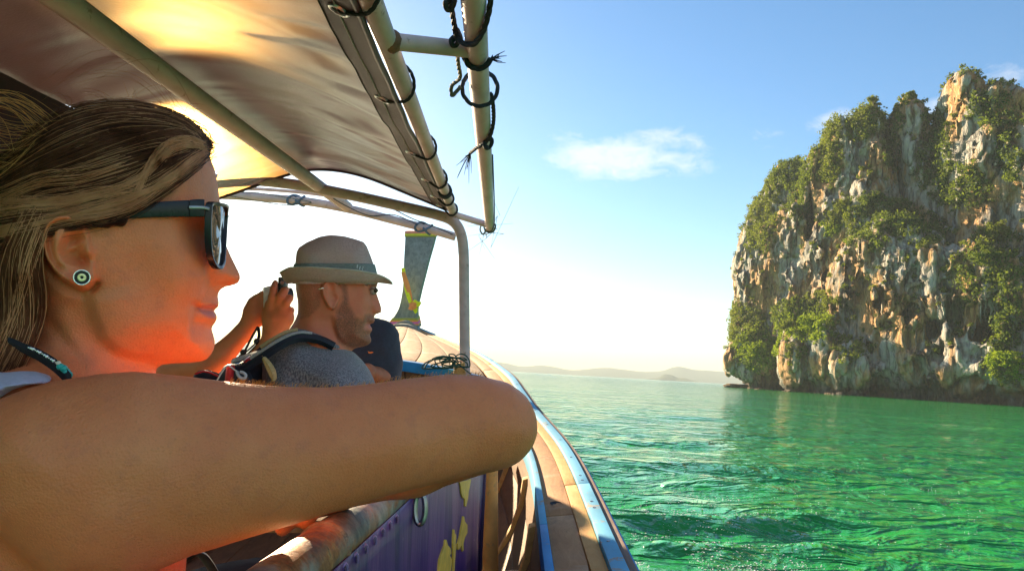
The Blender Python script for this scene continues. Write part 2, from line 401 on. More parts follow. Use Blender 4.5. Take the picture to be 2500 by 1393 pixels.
def rock_mat():
    m, nt, b, o = new_mat('limestone'); pos = nd(nt, 'ShaderNodeNewGeometry', out=0)
    p1 = scl(nt, pos, (.16, .16, .035)); p2 = scl(nt, pos, (.55, .55, .07)); p3 = scl(nt, pos, (.09, .09, .05))
    a = noise(nt, p1, 1, 6, .6, .6); st = noise(nt, p2, 1, 7, .62, .3); bl = noise(nt, p3, 1, 5, .6, .3); bl2 = noise(nt, vmth(nt, 'ADD', p3, (13, 4, 7)), 1.3, 5, .6, .3)
    fine = noise(nt, pos, .9, 8, .7)
    base = ramp(nt, st, [(.30, (.06, .057, .053)), (.42, (.20, .185, .165)), (.52, (.47, .435, .385)), (.70, (.63, .59, .52))])
    tan = ramp(nt, st, [(.30, (.16, .08, .035)), (.46, (.52, .27, .09)), (.70, (.66, .42, .20))])
    c = mix(nt, mapr(nt, bl, .46, .56, 0, .95), base, tan)
    c = mix(nt, mapr(nt, bl2, .58, .70, 0, .75), c, (.075, .072, .068))
    c = mix(nt, mapr(nt, fine, .35, .62, .30, 0), c, (.05, .05, .045))
    z = nd(nt, 'ShaderNodeSeparateXYZ', {0: pos}, out=2)
    low_dark = mapr(nt, mth(nt, 'ADD', z, mth(nt, 'MULTIPLY', noise(nt, pos, .4, 4), 5)), 8.5, 3.0)  # rock colour gets darker towards the waterline
    c = mix(nt, mth(nt, 'MULTIPLY', low_dark, .85), c, (.030, .024, .018))
    setp(nt, b, col=c, rough=.9, spec=.2)
    crag = nd(nt, 'ShaderNodeTexVoronoi', {'Vector': scl(nt, pos, (.5, .5, .16)), 'Scale': 1.0}, feature='DISTANCE_TO_EDGE')
    h = mth(nt, 'ADD', mth(nt, 'MULTIPLY', noise(nt, scl(nt, pos, (1.1, 1.1, .28)), 1, 9, .68, .4), 1.6), mth(nt, 'MULTIPLY', mapr(nt, crag, 0, .12), .25))
    setp(nt, b, normal=bump(nt, h, .9, 1.1))
    return m
ROCK = rock_mat()
def leaf_mat(name, dark, lite, trans=.35):
    m, nt, b, o = new_mat(name); pos = nd(nt, 'ShaderNodeNewGeometry', out=0)
    n = noise(nt, pos, .35, 4, .6); n2 = noise(nt, pos, 2.2, 2, .5)
    c = mix(nt, mapr(nt, mth(nt, 'ADD', mth(nt, 'MULTIPLY', n, .6), mth(nt, 'MULTIPLY', n2, .4)), .36, .64), dark, lite)
    setp(nt, b, col=c, rough=.7, spec=.08)
    t = nd(nt, 'ShaderNodeBsdfTranslucent', {0: mix(nt, .5, c, (.30, .36, .02))})
    s = nd(nt, 'ShaderNodeMixShader', {0: trans, 1: b.outputs[0], 2: t}); nt.links.new(s, o.inputs[0]); return m
LEAF_D = leaf_mat('dark_leaves', (.026, .056, .013), (.10, .16, .026))
LEAF_O = leaf_mat('olive_leaves', (.055, .078, .013), (.20, .22, .038))
LEAF_B = leaf_mat('bright_leaves', (.055, .13, .008), (.26, .34, .015), .45)  # brighter than the other leaves; sunlit look put into the colour
BARK = simple('bark', (.16, .13, .10), .9, scale=3, bmp=.4, bdist=.05)

CD = 262.0
CP = Oblique(2150, 800, CD, math.radians(-48))
def build_cliff():
    u0, u1 = CP.pix(1725, 800)[0], CP.pix(2500, 800)[0] + 30
    xs = np.arange(u0, u1, .85, np.float32); ys = np.arange(-50, 44, .9, np.float32)
    z0 = -CP.O[2] - 3.0; zt = max(CP.pix(x_, y_, o_)[1] for x_, y_, o_ in ((2330, 185, 16), (2500, 235, 16), (2140, 250, 16), (1925, 390, 16))) + 5; zs = np.arange(z0, zt, .75, np.float32)
    X2, Z2 = np.meshgrid(xs, zs, indexing='ij'); Y = ys[None, :, None]; X3 = xs[:, None, None]; Z3 = zs[None, None, :]
    wob = 1.6 * fbm(X3 / 7, Y / 7, Z3 / 9, 2, 5); wobz = 1.2 * fbm(X3 / 6 + 9, Y / 6, Z3 / 8, 2, 6)
    def comp(pts, yc, Wd, R, tilt=0.0, sq=2.0):
        d = poly_sd(CP.poly(pts, yc - Wd * .35), X2, Z2)[:, None, :]
        a = np.abs((Y - yc - tilt * (Z3 - z0)) / Wd); e = 1 - np.clip(d / R, -9, 1)
        return ((np.maximum(a, 0) ** sq + np.maximum(e, 0) ** sq) ** (1 / sq) - 1) * R
    B = 1100
    parts = [
        comp([(1792, 669), (1797, 616), (1822, 545), (1838, 500), (1868, 462), (1887, 433), (1898, 410), (1925, 398), (1960, 397), (1982, 400), (2000, 470), (2010, B), (1830, B), (1800, 760)], 17, 17, 9, .05, 2.6),
        comp([(1962, 440), (1972, 400), (1995, 355), (2020, 312), (2052, 286), (2085, 272), (2115, 266), (2140, 256), (2156, 285), (2162, 320), (2178, 390), (2190, 470), (2200, 560), (2210, B), (1960, B), (1955, 560)], 6, 19, 8, .08, 2.6),
        comp([(2183, 300), (2192, 270), (2204, 246), (2220, 232), (2236, 246), (2250, 268), (2266, 300), (2300, 360), (2350, 470), (2390, 600), (2390, B), (2215, B), (2205, 520), (2196, 400)], 14, 12, 6, .02, 2.4),
        comp([(2284, 345), (2294, 300), (2300, 240), (2304, 214), (2328, 194), (2345, 198), (2358, 196), (2375, 200), (2398, 226), (2420, 228), (2446, 217), (2474, 220), (2492, 245), (2560, 250), (2640, 270), (2800, 420), (2800, B), (2330, B), (2320, 560), (2296, 430)], 14, 24, 8, .06, 2.8),
        # lower front wall
        comp([(2010, 760), (2020, 690), (2045, 600), (2090, 560), (2190, 545), (2290, 580), (2350, 600), (2430, 640), (2560, 650), (2800, 700), (2800, B), (2060, B), (2030, 900)], -9, 20, 9, .12, 2.8),
        # left lower wall
        comp([(1789, 680), (1800, 620), (1840, 560), (1900, 520), (1990, 480), (2040, 560), (2040, B), (1810, B), (1806, 930), (1776, 914), (1770, 893), (1785, 820), (1794, 740)], 6, 17, 9, .06, 2.6),
        # front left buttress
        comp([(1897, 850), (1905, 815), (1930, 795), (1985, 775), (2030, 790), (2075, 825), (2110, 850), (2140, 900), (2150, B), (1905, B), (1893, 905)], -24, 14, 8, .10, 2.4),
        comp([(1770, 895), (1778, 850), (1800, 800), (1850, 800), (1900, 850), (1900, B), (1820, B), (1808, 930), (1780, 918)], -8, 12, 6, .05, 2.5),
    ]
    F = parts[0]
    for p in parts[1:]: F = smin(F, p, 2.2)
    zw = Z3 + CP.O[2]
    F = F + wob + .5 * wobz
    F = F + (5.2 * np.exp(-((zw - .6) / 2.6) ** 2) + 1.2 * np.exp(-((zw - 5) / 2.2) ** 2)) * np.clip((F + 7) / 3, 0, 1)   # tidal notch
    for px, py, rx, rz, dp in [(2150, 745, 30, 26, 9), (2205, 775, 40, 24, 10), (2120, 850, 26, 20, 7), (2330, 770, 38, 30, 11), (2395, 800, 32, 40, 10), (2420, 760, 30, 26, 9), (2290, 800, 26, 26, 8), (2040, 760, 12, 50, 8), (1935, 590, 14, 12, 4)]:
        q = CP.pix(px, py, -18); k = CD / FPX * .93
        F = smax(F, -ellip(X3, Y, Z3, (q[0], -22, q[1]), (rx * k, dp, rz * k)), 1.2)
    for pts, y1 in (([(2158, 230), (2188, 230), (2190, 330), (2206, 430), (2222, 560), (2204, 562), (2190, 470), (2176, 380), (2163, 320)], 14), ([(2264, 270), (2290, 180), (2296, 300), (2296, 380), (2312, 470), (2300, 480), (2284, 400)], 14), ([(1972, 380), (1990, 380), (1986, 460), (1984, 560), (1975, 600), (1966, 560), (1970, 460)], 12), ([(2010, 590), (2024, 600), (2020, 700), (2024, 800), (2010, 800)], 0), ([(2396, 240), (2412, 226), (2440, 330), (2470, 430), (2462, 440), (2420, 350)], 8)):
        dc = poly_sd(CP.poly(pts, -5), X2, Z2)[:, None, :] + .9 * fbm(X3 / 4, Y / 4, Z3 / 5, 2, 61); F = smax(F, np.minimum(dc, (y1 - Y) * .5), .8)
    fl = fbm(X3 / 2.6, Y / 2.6, Z3 / 19, 2, 12); F = F + .9 * np.abs(fl) - .4
    F = F + .8 * fbm(X3 / 4.2, Y / 4.2, Z3 / 4.5, 2, 17) - .9 * np.clip(np.abs(fbm(X3 / 5.5, Y / 5.5, Z3 / 11, 2, 19)), 0, .12) / .12 + .6
    F[:, :, :1] = np.maximum(F[:, :, :1], 1)
    V, Q = surfnet(F, xs, ys, zs)
    N = vnormals(V, Q)
    jx, jy, jz = (V[:, k] + q * fbm(V[:, 0] / 5 + k * 9, V[:, 1] / 5, V[:, 2] / 7, 2, 50 + k) for k, q in ((0, 1.2), (1, 1.2), (2, 2.0)))
    w1 = worley(jx / 4.6, jy / 4.6, jz / 10.5, 5); w2 = worley(jx / 2.1, jy / 2.1, jz / 3.6, 8)
    w0 = worley(jx / 11, jy / 11, jz / 27, 3)
    mk = np.clip(.75 + .9 * fbm(V[:, 0] / 16, V[:, 1] / 16, V[:, 2] / 16, 2, 77), .15, 1.2)
    g = 4.0 * (w0[2] - .5) - 1.6 * np.exp(-((w0[1] - w0[0]) / .06) ** 2) + mk * (1.35 * (w1[2] - .5) - 1.0 * np.exp(-((w1[1] - w1[0]) / .08) ** 2)) + mk * .45 * (w2[2] - .5) - .25 * np.exp(-((w2[1] - w2[0]) / .10) ** 2) + .35 * fbm(V[:, 0] / 1.6, V[:, 1] / 1.6, V[:, 2] / 2.2, 2, 40)
    V = V + N * g[:, None]
    Wd = CP.out(V)
    o = obj('limestone_cliff', raw_mesh('limestone_cliff', Wd, Q), ROCK, local=False)
    props(o, 'towering grey and orange limestone cliff rising from the sea', kind='structure')
    return Wd, Q
CV, CQ = build_cliff()

def leaf_mesh(cent, rad, per, size, rng, up=.3):
    """leaf-sized faces spread through clumps: cent (n,3), rad (n,)"""
    n = len(cent); k = n * per
    d = rng.normal(size=(k, 3)); d /= np.linalg.norm(d, axis=1)[:, None]; rr = rng.random(k) ** .45
    p = np.repeat(cent, per, 0) + d * (rr * np.repeat(rad, per))[:, None] * np.array([1, 1, .8])
    nn = d * .8 + rng.normal(size=(k, 3)) * .6 + np.array([0, 0, up]); nn /= np.linalg.norm(nn, axis=1)[:, None]
    t = np.cross(nn, rng.normal(size=(k, 3))); t /= np.linalg.norm(t, axis=1)[:, None]; bt = np.cross(nn, t)
    s = size * (0.6 + .8 * rng.random(k))[:, None]
    V = np.stack([p - t * s, p + bt * s * .55 - nn * s * .1, p + t * s, p - bt * s * .55 - nn * s * .1], 1).reshape(-1, 3)
    return V, np.arange(k * 4).reshape(-1, 4)

def build_vegetation():
    rng = np.random.default_rng(3)
    ce = CV[CQ].mean(1); nrm = np.cross(CV[CQ[:, 2]] - CV[CQ[:, 0]], CV[CQ[:, 3]] - CV[CQ[:, 1]]); ar = np.linalg.norm(nrm, axis=1); nrm /= ar[:, None]
    lc = (ce - np.array([0, 0, CAMH])) @ M3; px, py = project(lc)
    view = -(ce / np.linalg.norm(ce, axis=1)[:, None]); facing = (nrm * view).sum(1)
    ew = [(1935, 425, 55, 42, 1.3, 'D'), (1858, 545, 42, 70, 1, 'O'), (1882, 470, 26, 46, 1, 'O'), (1955, 490, 28, 60, 1.2, 'D'), 
          (2075, 300, 85, 42, 1.3, 'O'), (2020, 385, 42, 66, 1.1, 'O'), (2128, 290, 42, 45, 1.3, 'O'),
          (2178, 360, 22, 60, 1.2, 'D'), (2192, 285, 16, 42, 1.2, 'D'), (2265, 300, 20, 36, 1.2, 'D'), (2222, 246, 16, 14, 1.2, 'O'), (2300, 320, 16, 55, 1.1, 'D'),
          (2425, 270, 55, 50, 1.1, 'D'), (2470, 370, 34, 90, 1.0, 'D'), (2290, 400, 46, 75, 1.2, 'D'), (2350, 455, 75, 55, 1.1, 'D'),
          (2062, 530, 40, 34, 1.3, 'O'), (2130, 508, 60, 30, 1.5, 'D'), (2200, 530, 60, 38, 1.4, 'D'), (2262, 560, 60, 36, 1.2, 'D'), (2150, 575, 110, 30, .7, 'D'), (2040, 560, 30, 26, 1.2, 'B'),
          (2425, 600, 45, 55, 1.1, 'O'), (2395, 665, 55, 70, 1, 'D'), (2468, 700, 34, 130, 1.1, 'D'), (2455, 830, 40, 110, 1.1, 'D'),
          (2462, 892, 46, 38, 1.6, 'B'), (1825, 795, 42, 62, 1.2, 'O'), (1850, 850, 52, 56, 1.6, 'B'), (1955, 765, 62, 34, 1.3, 'D'), (1968, 795, 66, 38, 1.5, 'B'), (2010, 735, 46, 24, 1.1, 'O'), (2085, 850, 50, 34, .6, 'O'), (1945, 850, 26, 40, .6, 'O'), (2120, 800, 24, 10, .6, 'D'), (2600, 300, 80, 90, 1, 'D'), (2620, 600, 90, 200, 1, 'D')]
    nz = fbm(ce[:, 0] / 5, ce[:, 1] / 5, ce[:, 2] / 5, 3, 71)
    sets = {'D': [], 'O': [], 'B': []}; rmax = {'D': [], 'O': [], 'B': []}
    front = facing > -.1
    for ex, ey, rx, ry, dn, k in ew:
        q = ((px - ex) / rx) ** 2 + ((py - ey) / ry) ** 2
        w = np.clip(1.35 - q, 0, 1) * front * (nz + .25 > -.15 + (1 - min(dn, 1)) * .55) * ar * (ce[:, 2] > 5)
        n = int(w.sum() * .22 * dn)
        if n and w.sum() > 0: sets[k].append(rng.choice(len(ce), n, p=w / w.sum())); rmax[k].append(np.full(n, min(2.6, .05 * min(rx, ry))))
    top = (nrm[:, 2] > .45) & (ce[:, 2] > 12) & (nz > -.25); w = top * ar
    nt_ = int(w.sum() * .07); sets['O'].append(rng.choice(len(ce), nt_, p=w / w.sum())); rmax['O'].append(np.full(nt_, 1.15))
    for k, mt, nm, lb in (('D', LEAF_D, 'cliff_vegetation', 'dark green scrub clinging to the limestone cliff'), ('O', LEAF_O, 'cliff_vegetation', 'olive scrub crowning the limestone pinnacles'), ('B', LEAF_B, 'cliff_vegetation', 'bright green scrub low on the limestone cliff')):
        I = np.concatenate(sets[k]); rad = np.minimum(.7 + 1.9 * rng.random(len(I)) ** 2, np.concatenate(rmax[k]))
        cn = ce[I] + nrm[I] * (rad * .55)[:, None] + np.array([0, 0, .3])
        V, Q = leaf_mesh(cn, rad, 34, .38, rng)
        o = obj(nm, raw_mesh(nm, V, Q, smooth=False), mt, local=False); props(o, lb, kind='stuff')
    # single trees and bushes that stand out
    def nearest(x, y):
        q = (px - x) ** 2 + (py - y) ** 2 + 1e6 * (facing < .05); q = np.where(q < 60, 0, q); j = np.where(q == q.min())[0]
        return ce[j[np.argmin(((ce[j]) ** 2).sum(1))]]
    def tree(x, y, r, mt, label, name='tree', grp=None, th=3.0):
        b = nearest(x, y); t = thing(name, label, name.split('_')[-1], b, grp, local=False)
        out = np.array([-.35, -.75, 0.0]); top = b + out * r * .5 + np.array([0, 0, th])
        mb = MB(); mid = (b + top) / 2 + np.array([.2, 0, 0]); mb.tube([b - out * .6, mid, top], [.22, .16, .08], 6)
        for a in range(4):
            e = top + np.array([math.cos(a * 1.7) * r * .7, math.sin(a * 1.7) * r * .7, r * .3]); mb.tube([mid + (top - mid) * (.3 + .15 * a), (mid + e) / 2 + np.array([0, 0, .3]), e], [.09, .06, .03], 5)
        mb.build('trunk' if name == 'tree' else 'stem', BARK, t, local=False)
        n = int(16 * r); d = rng.normal(size=(n, 3)); d /= np.linalg.norm(d, axis=1)[:, None]; cn = top + d * (rng.random(n) ** .5 * r)[:, None] * np.array([1, 1, .62])
        V, Q = leaf_mesh(cn, .55 + .65 * rng.random(n), 26, .32, rng); obj('crown' if name == 'tree' else 'foliage', raw_mesh('crown', V - b, Q, smooth=False), mt, t)
    tree(1850, 862, 4.6, LEAF_B, 'big bright green bush low on the left end of the cliff', 'bush', th=2)
    tree(1832, 880, 2.8, LEAF_B, 'small bright green bush just above the dark waterline notch at the cliff tip', 'bush', th=1.5)
    tree(1975, 800, 4.2, LEAF_B, 'yellow green bush draped over the round boulder buttress', 'bush', th=2)
    tree(1925, 800, 2.8, LEAF_O, 'olive bush in the gully beside the round boulder buttress', 'bush', th=1.8)
    tree(2462, 905, 4.4, LEAF_B, 'vivid green bush low at the right edge beneath the stalactites', 'bush', th=2)
    tree(2060, 528, 3.6, LEAF_O, 'leafy tree at the left end of the ledge halfway up the cliff', th=3)
    tree(2125, 508, 4.0, LEAF_D, 'dark rounded tree in the middle of the cliff ledge', th=3.4)
    tree(2200, 520, 3.6, LEAF_D, 'dark spreading tree at the foot of the narrow cleft', th=3.2)
    tree(2135, 264, 1.4, LEAF_O, 'wind bent tree on the summit of the broad second pinnacle', th=3)
    tree(2222, 236, 1.2, LEAF_O, 'small tree on the tip of the thin spire', th=1.2)
    tree(2268, 300, 1.1, LEAF_D, 'dark tree in the notch right of the thin spire', th=2)
    tree(2278, 345, 1.7, LEAF_O, 'pale trunked tree on the saddle between the thin spire and the tall peak', th=4.2)
    tree(2425, 590, 3.6, LEAF_O, 'sunlit olive tree on the slope near the right edge', th=3)
    tree(2395, 650, 3.4, LEAF_D, 'shadowy tree on the slope above the stalactite cave', th=3)
    # stalactites along the cave lips, and the tidal rock
    st = thing('stalactite_curtain', 'row of pale stalactites hanging from the overhang on the cliff', 'stalactites', nearest(2380, 760), local=False)
    for i in range(46):
        x = rng.choice([2130, 2170, 2215, 2300, 2345, 2385, 2420, 2440]) + rng.normal() * 14; y = 735 + rng.random() * 40
        p = nearest(x, y) + np.array([-.4, -1.2, .8]); ln = 1.5 + 6 * rng.random() ** 2; w = .25 + .35 * rng.random()
        mb = MB(); z = np.linspace(0, 1, 6)
        mb.tube([p + np.array([rng.normal() * .12, rng.normal() * .12, .8 - ln * q]) for q in z], w * (1 - z * .85) * (1 + .3 * rng.random(6)), 6)
        mb.build('stalactite', ROCK, st, local=False)
    rk = CP.pix(1800, 936, -6); c0 = CP.out(np.array([[rk[0], -6, 0.0]]))[0]; c0[2] = .5
    V = []; F = []; mb = MB(); mb.ball(c0, (5.2, 4.0, 1.5), 26, 14)
    v = np.concatenate(mb.v); n = 1 + .22 * fbm(v[:, 0] / 1.4, v[:, 1] / 1.4, v[:, 2] / .7, 3, 4); v = c0 + (v - c0) * n[:, None]; v[:, 2] = np.clip(v[:, 2], -1.5, 1.55); mb.v = [v]
    o = mb.build('tidal_rock', ROCK, local=False); props(o, 'low flat rock awash at the tip of the cliff', 'rock')
build_vegetation()

def build_foam():
    rng = np.random.default_rng(8); Vs = []; Fs = []; n0 = 0
    ico = np.array([(0, 0, 1), (.9, 0, .3), (.28, .85, .3), (-.73, .53, .3), (-.73, -.53, .3), (.28, -.85, .3)]); F = [(0, 1, 2), (0, 2, 3), (0, 3, 4), (0, 4, 5), (0, 5, 1)]
    for k in range(7000):
        px = 1560 + 330 * rng.normal() ** 1 * .6 + 120 * rng.random(); py = 1393 - abs(rng.normal()) * 120
        if rng.random() < .25: px, py = 1500 + 900 * rng.random(), 1090 + 300 * rng.random()
        r = M3 @ Lray(px, py); t = -(CAMH - .03) / r[2]
        if t < 0 or px < 1380: continue
        p = np.array([0, 0, CAMH]) + r * t
        if vnoise(np.array([p[0] * 2.2]), np.array([p[1] * 2.2]), np.array([.5]), 3)[0] < -.05: continue
        i = np.argmin(abs(SEA_A - math.atan2(p[0], p[1]))); j = np.argmin(abs(SEA_R - math.hypot(p[0], p[1]))); z = SEA_Z[i, j]; s_ = .0025 + .0085 * rng.random() ** 3
        Vs.append(np.array([p[0], p[1], z - .0005]) + ico * s_ * [1, 1, .7]); Fs += [tuple(q + n0 for q in f) for f in F]; n0 += 6
    m = simple('sea_foam', (.80, .82, .76), .4, var=.05, bmp=0)
    o = obj('foam_flecks', raw_mesh('foam_flecks', np.concatenate(Vs), np.array(Fs)), m, local=False); props(o, 'white foam flecks and bubbles scattered on the water beside the boat', kind='stuff')
build_foam()

def build_hills():
    m, nt, b, o = new_mat('wooded_hillside'); pos = nd(nt, 'ShaderNodeNewGeometry', out=0)
    setp(nt, b, col=mix(nt, noise(nt, pos, .01, 5), (.03, .05, .02), (.07, .09, .04)), rough=.95, spec=.1)
    def ridge(prof, D, name, label, depth):
        P = np.array([W(L(x, y, D)) for x, y in prof]); n = 160
        P = spline(np.c_[P[:, 0], P[:, 1], P[:, 2]], n); P[:, 2] += 5 * fbm(P[:, 0] / 120, P[:, 1] / 120, 0, 4, 8) * np.clip(P[:, 2] / 30, 0, 1)
        m_ = 24; t = np.linspace(-1, 1, m_); G = np.zeros((n, m_, 3)); dr = P[:, :2] / np.linalg.norm(P[:, :2], axis=1)[:, None]
        for k in range(m_):
            G[:, k, :2] = P[:, :2] + dr * (t[k] * depth)
            G[:, k, 2] = P[:, 2] * (1 - abs(t[k]) ** 1.3) * (1 + .25 * fbm(G[:, k, 0] / 200, G[:, k, 1] / 200, 1, 3, 31) * min(1, abs(t[k]) * 3)) - 4 * (abs(t[k]) > .97)
        i = np.arange(n - 1)[:, None] * m_ + np.arange(m_ - 1)[None]; Q = np.stack([i, i + m_, i + m_ + 1, i + 1], -1).reshape(-1, 4)
        o = obj(name, raw_mesh(name, G.reshape(-1, 3), Q), m, local=False); props(o, label, kind='structure')
    ridge([(-1500, 700), (-600, 745), (0, 800), (500, 835), (900, 855), (1130, 880), (1225, 884), (1270, 893), (1330, 892), (1400, 903), (1480, 897), (1560, 906), (1610, 905), (1655, 893), (1700, 902), (1790, 908), (1900, 915), (2100, 930), (2400, 950), (3000, 985)], 5200, 'far_hills', 'hazy range of low hills along the horizon', 700)
    ridge([(1560, 929), (1585, 924), (1605, 921), (1622, 913), (1640, 915), (1655, 921), (1672, 922), (1690, 927), (1712, 934)], 3300, 'islet_hill', 'small hazy islet in front of the far hills', 150)
build_hills()

def build_haze():
    mb = MB(); mb.box((0, 0, 63), (8600, 0, 0), (0, 8600, 0), (0, 0, 66))
    m = bpy.data.materials.new('haze'); m.use_nodes = True; nt = m.node_tree; nt.nodes.clear()
    v = nd(nt, 'ShaderNodeVolumePrincipled', {'Color': (.56, .59, .66), 'Density': HAZE, 'Anisotropy': 0.0})
    nd(nt, 'ShaderNodeOutputMaterial', {'Volume': v}, out=None)
    o = mb.build('haze', m, smooth=False, local=False); props(o, 'thin sea haze over the water', kind='stuff')
HAZE = .0002
build_haze()
# ================================================================== BOAT
def wood_mat(name, c1, c2, dark, sx=(6, 1.2, 6), rough=.75, wear=None, wearcol=(.3, .27, .23), spec=.3, loc=True, wthr=(.56, .66)):
    m, nt, b, o = new_mat(name); tc = nd(nt, 'ShaderNodeTexCoord', out=3)
    g = noise(nt, scl(nt, tc, sx), 6, 8, .65, .8); g2 = noise(nt, scl(nt, tc, sx), 26, 4, .6, .3); bl = noise(nt, tc, 5, 5, .62, .4)
    c = mix(nt, mapr(nt, g, .32, .68), c1, c2); c = mix(nt, mapr(nt, g2, .62, .78, 0, .7), c, dark)
    if wear: c = mix(nt, mapr(nt, bl, wthr[0], wthr[1], 0, wear), c, wearcol)
    bl2 = noise(nt, vmth(nt, 'ADD', tc, (3, 9, 4)), 9, 6, .7); c = mix(nt, mapr(nt, bl2, .60, .74, 0, .6), c, dark)
    setp(nt, b, col=c, rough=mixf(nt, bl, rough * .75, min(1, rough * 1.2)), spec=spec)
    setp(nt, b, normal=bump(nt, mth(nt, 'ADD', mth(nt, 'MULTIPLY', g, .6), mth(nt, 'MULTIPLY', g2, .4)), .45, .004)); return m
def paint_mat(name, col, chip=(.36, .27, .18), amt=.5, rough=.45):
    m, nt, b, o = new_mat(name); tc = nd(nt, 'ShaderNodeTexCoord', out=3)
    n = noise(nt, tc, 14, 8, .7, .3); s = noise(nt, scl(nt, tc, (3, 1, 3)), 5, 5, .6); f = mapr(nt, n, .60, .64, 0, amt)
    c = mix(nt, mapr(nt, s, .3, .7), tuple(q * .82 for q in col), tuple(min(1, q * 1.15) for q in col)); c = mix(nt, f, c, chip)
    setp(nt, b, col=c, rough=mixf(nt, n, rough * 1.2, min(1, rough * 1.6)), spec=.25, normal=bump(nt, n, .25, .002)); return m
DECKW = wood_mat('deck_timber', (.42, .23, .10), (.56, .35, .17), (.20, .11, .055), wear=.55, wearcol=(.62, .50, .36))
GUNW = wood_mat('gunwale_timber', (.36, .16, .055), (.52, .26, .10), (.12, .065, .04), wear=.6, wearcol=(.50, .36, .24))
GUNL = wood_mat('pale_gunwale_timber', (.60, .29, .07), (.72, .40, .13), (.28, .15, .07))
RUB = wood_mat('rub_rail_timber', (.17, .10, .075), (.30, .20, .15), (.06, .04, .035))
HULLW = wood_mat('hull_timber', (.16, .085, .045), (.27, .15, .075), (.06, .03, .018), rough=.6)
RIBW = wood_mat('rib_timber', (.60, .33, .11), (.75, .45, .17), (.25, .12, .04))
PROWW = wood_mat('weathered_prow_timber', (.17, .165, .15), (.32, .31, .27), (.06, .06, .055), sx=(5, 5, 1.2), wear=.4, wearcol=(.36, .37, .35))
BLUE = paint_mat('sky_blue_paint', (.11, .42, .66), amt=.85); BLUED = paint_mat('strong_blue_paint', (.03, .27, .62), amt=.25)
PIPE = paint_mat('grey_painted_pipe', (.56, .44, .43), (.22, .13, .08), .55, .4)
POSTM = paint_mat('ochre_painted_post', (.50, .34, .15), (.25, .20, .15), .4, .45)
SEATP = paint_mat('terracotta_post_paint', (.86, .36, .10), (.40, .22, .12), .4, .5)
BLACKM = simple('black_fabric', (.012, .012, .016), .8, bmp=.3, scale=60)
ROPE = simple('dark_rope', (.022, .032, .042), .85, scale=160, bmp=.8, bdist=.003)
ROPEG = simple('green_grey_rope', (.10, .13, .10), .85, scale=160, bmp=.8, bdist=.003)
STEEL = simple('dull_steel', (.30, .29, .28), .35, 1.0, scale=60)
SCREW = simple('screw_head', (.30, .30, .32), .4, .8, scale=90)
BD = np.array([-.0205, 1.0, -.0456])
xc = lambda D: -.95 - .0205 * D
OUT = np.array([L(1572, 1420, 1.20), L(1562, 1393, 1.3), L(1408, 1100, 2.5), L(1322, 1000, 3.3), L(1285, 950, 3.75), L(1262, 920, 4.15), L(1225, 892, 4.8), L(1190, 870, 5.4), L(1150, 850, 6.0), L(1100, 830, 6.7), L(1050, 811, 7.5), L(1022, 799, 8.2)])
OUT = np.concatenate([[[.17, -1.0, -.40], [.205, 0, -.44]], OUT])
OC = spline(OUT, 240)
def gun(D): D = np.asarray(D, float); return np.interp(D, OC[:, 1], OC[:, 0]), np.interp(D, OC[:, 1], OC[:, 2])
def gpt(D, u, dz=0.0, side=1):
    """point on the gunwale: u = 0 inner edge .. 1 outer edge"""
    x, z = gun(D); wd = np.interp(D, [4.2, 7.8], [.158, .06]); off = (1 - u) * wd
    X = x - off
    if side < 0: X = 2 * xc(D) - X
    return np.stack([X, D + 0 * X, z + dz - .012 * (1 - u)], -1)

boat = thing('longtail_boat', 'wooden longtail boat with blue trimmed gunwale, tall prow and pipe canopy frame', 'boat', (-1.0, 2.5, -1.35))
def part(mb, name, m, parent=boat, **k): return mb.build(name, m, parent, **k)

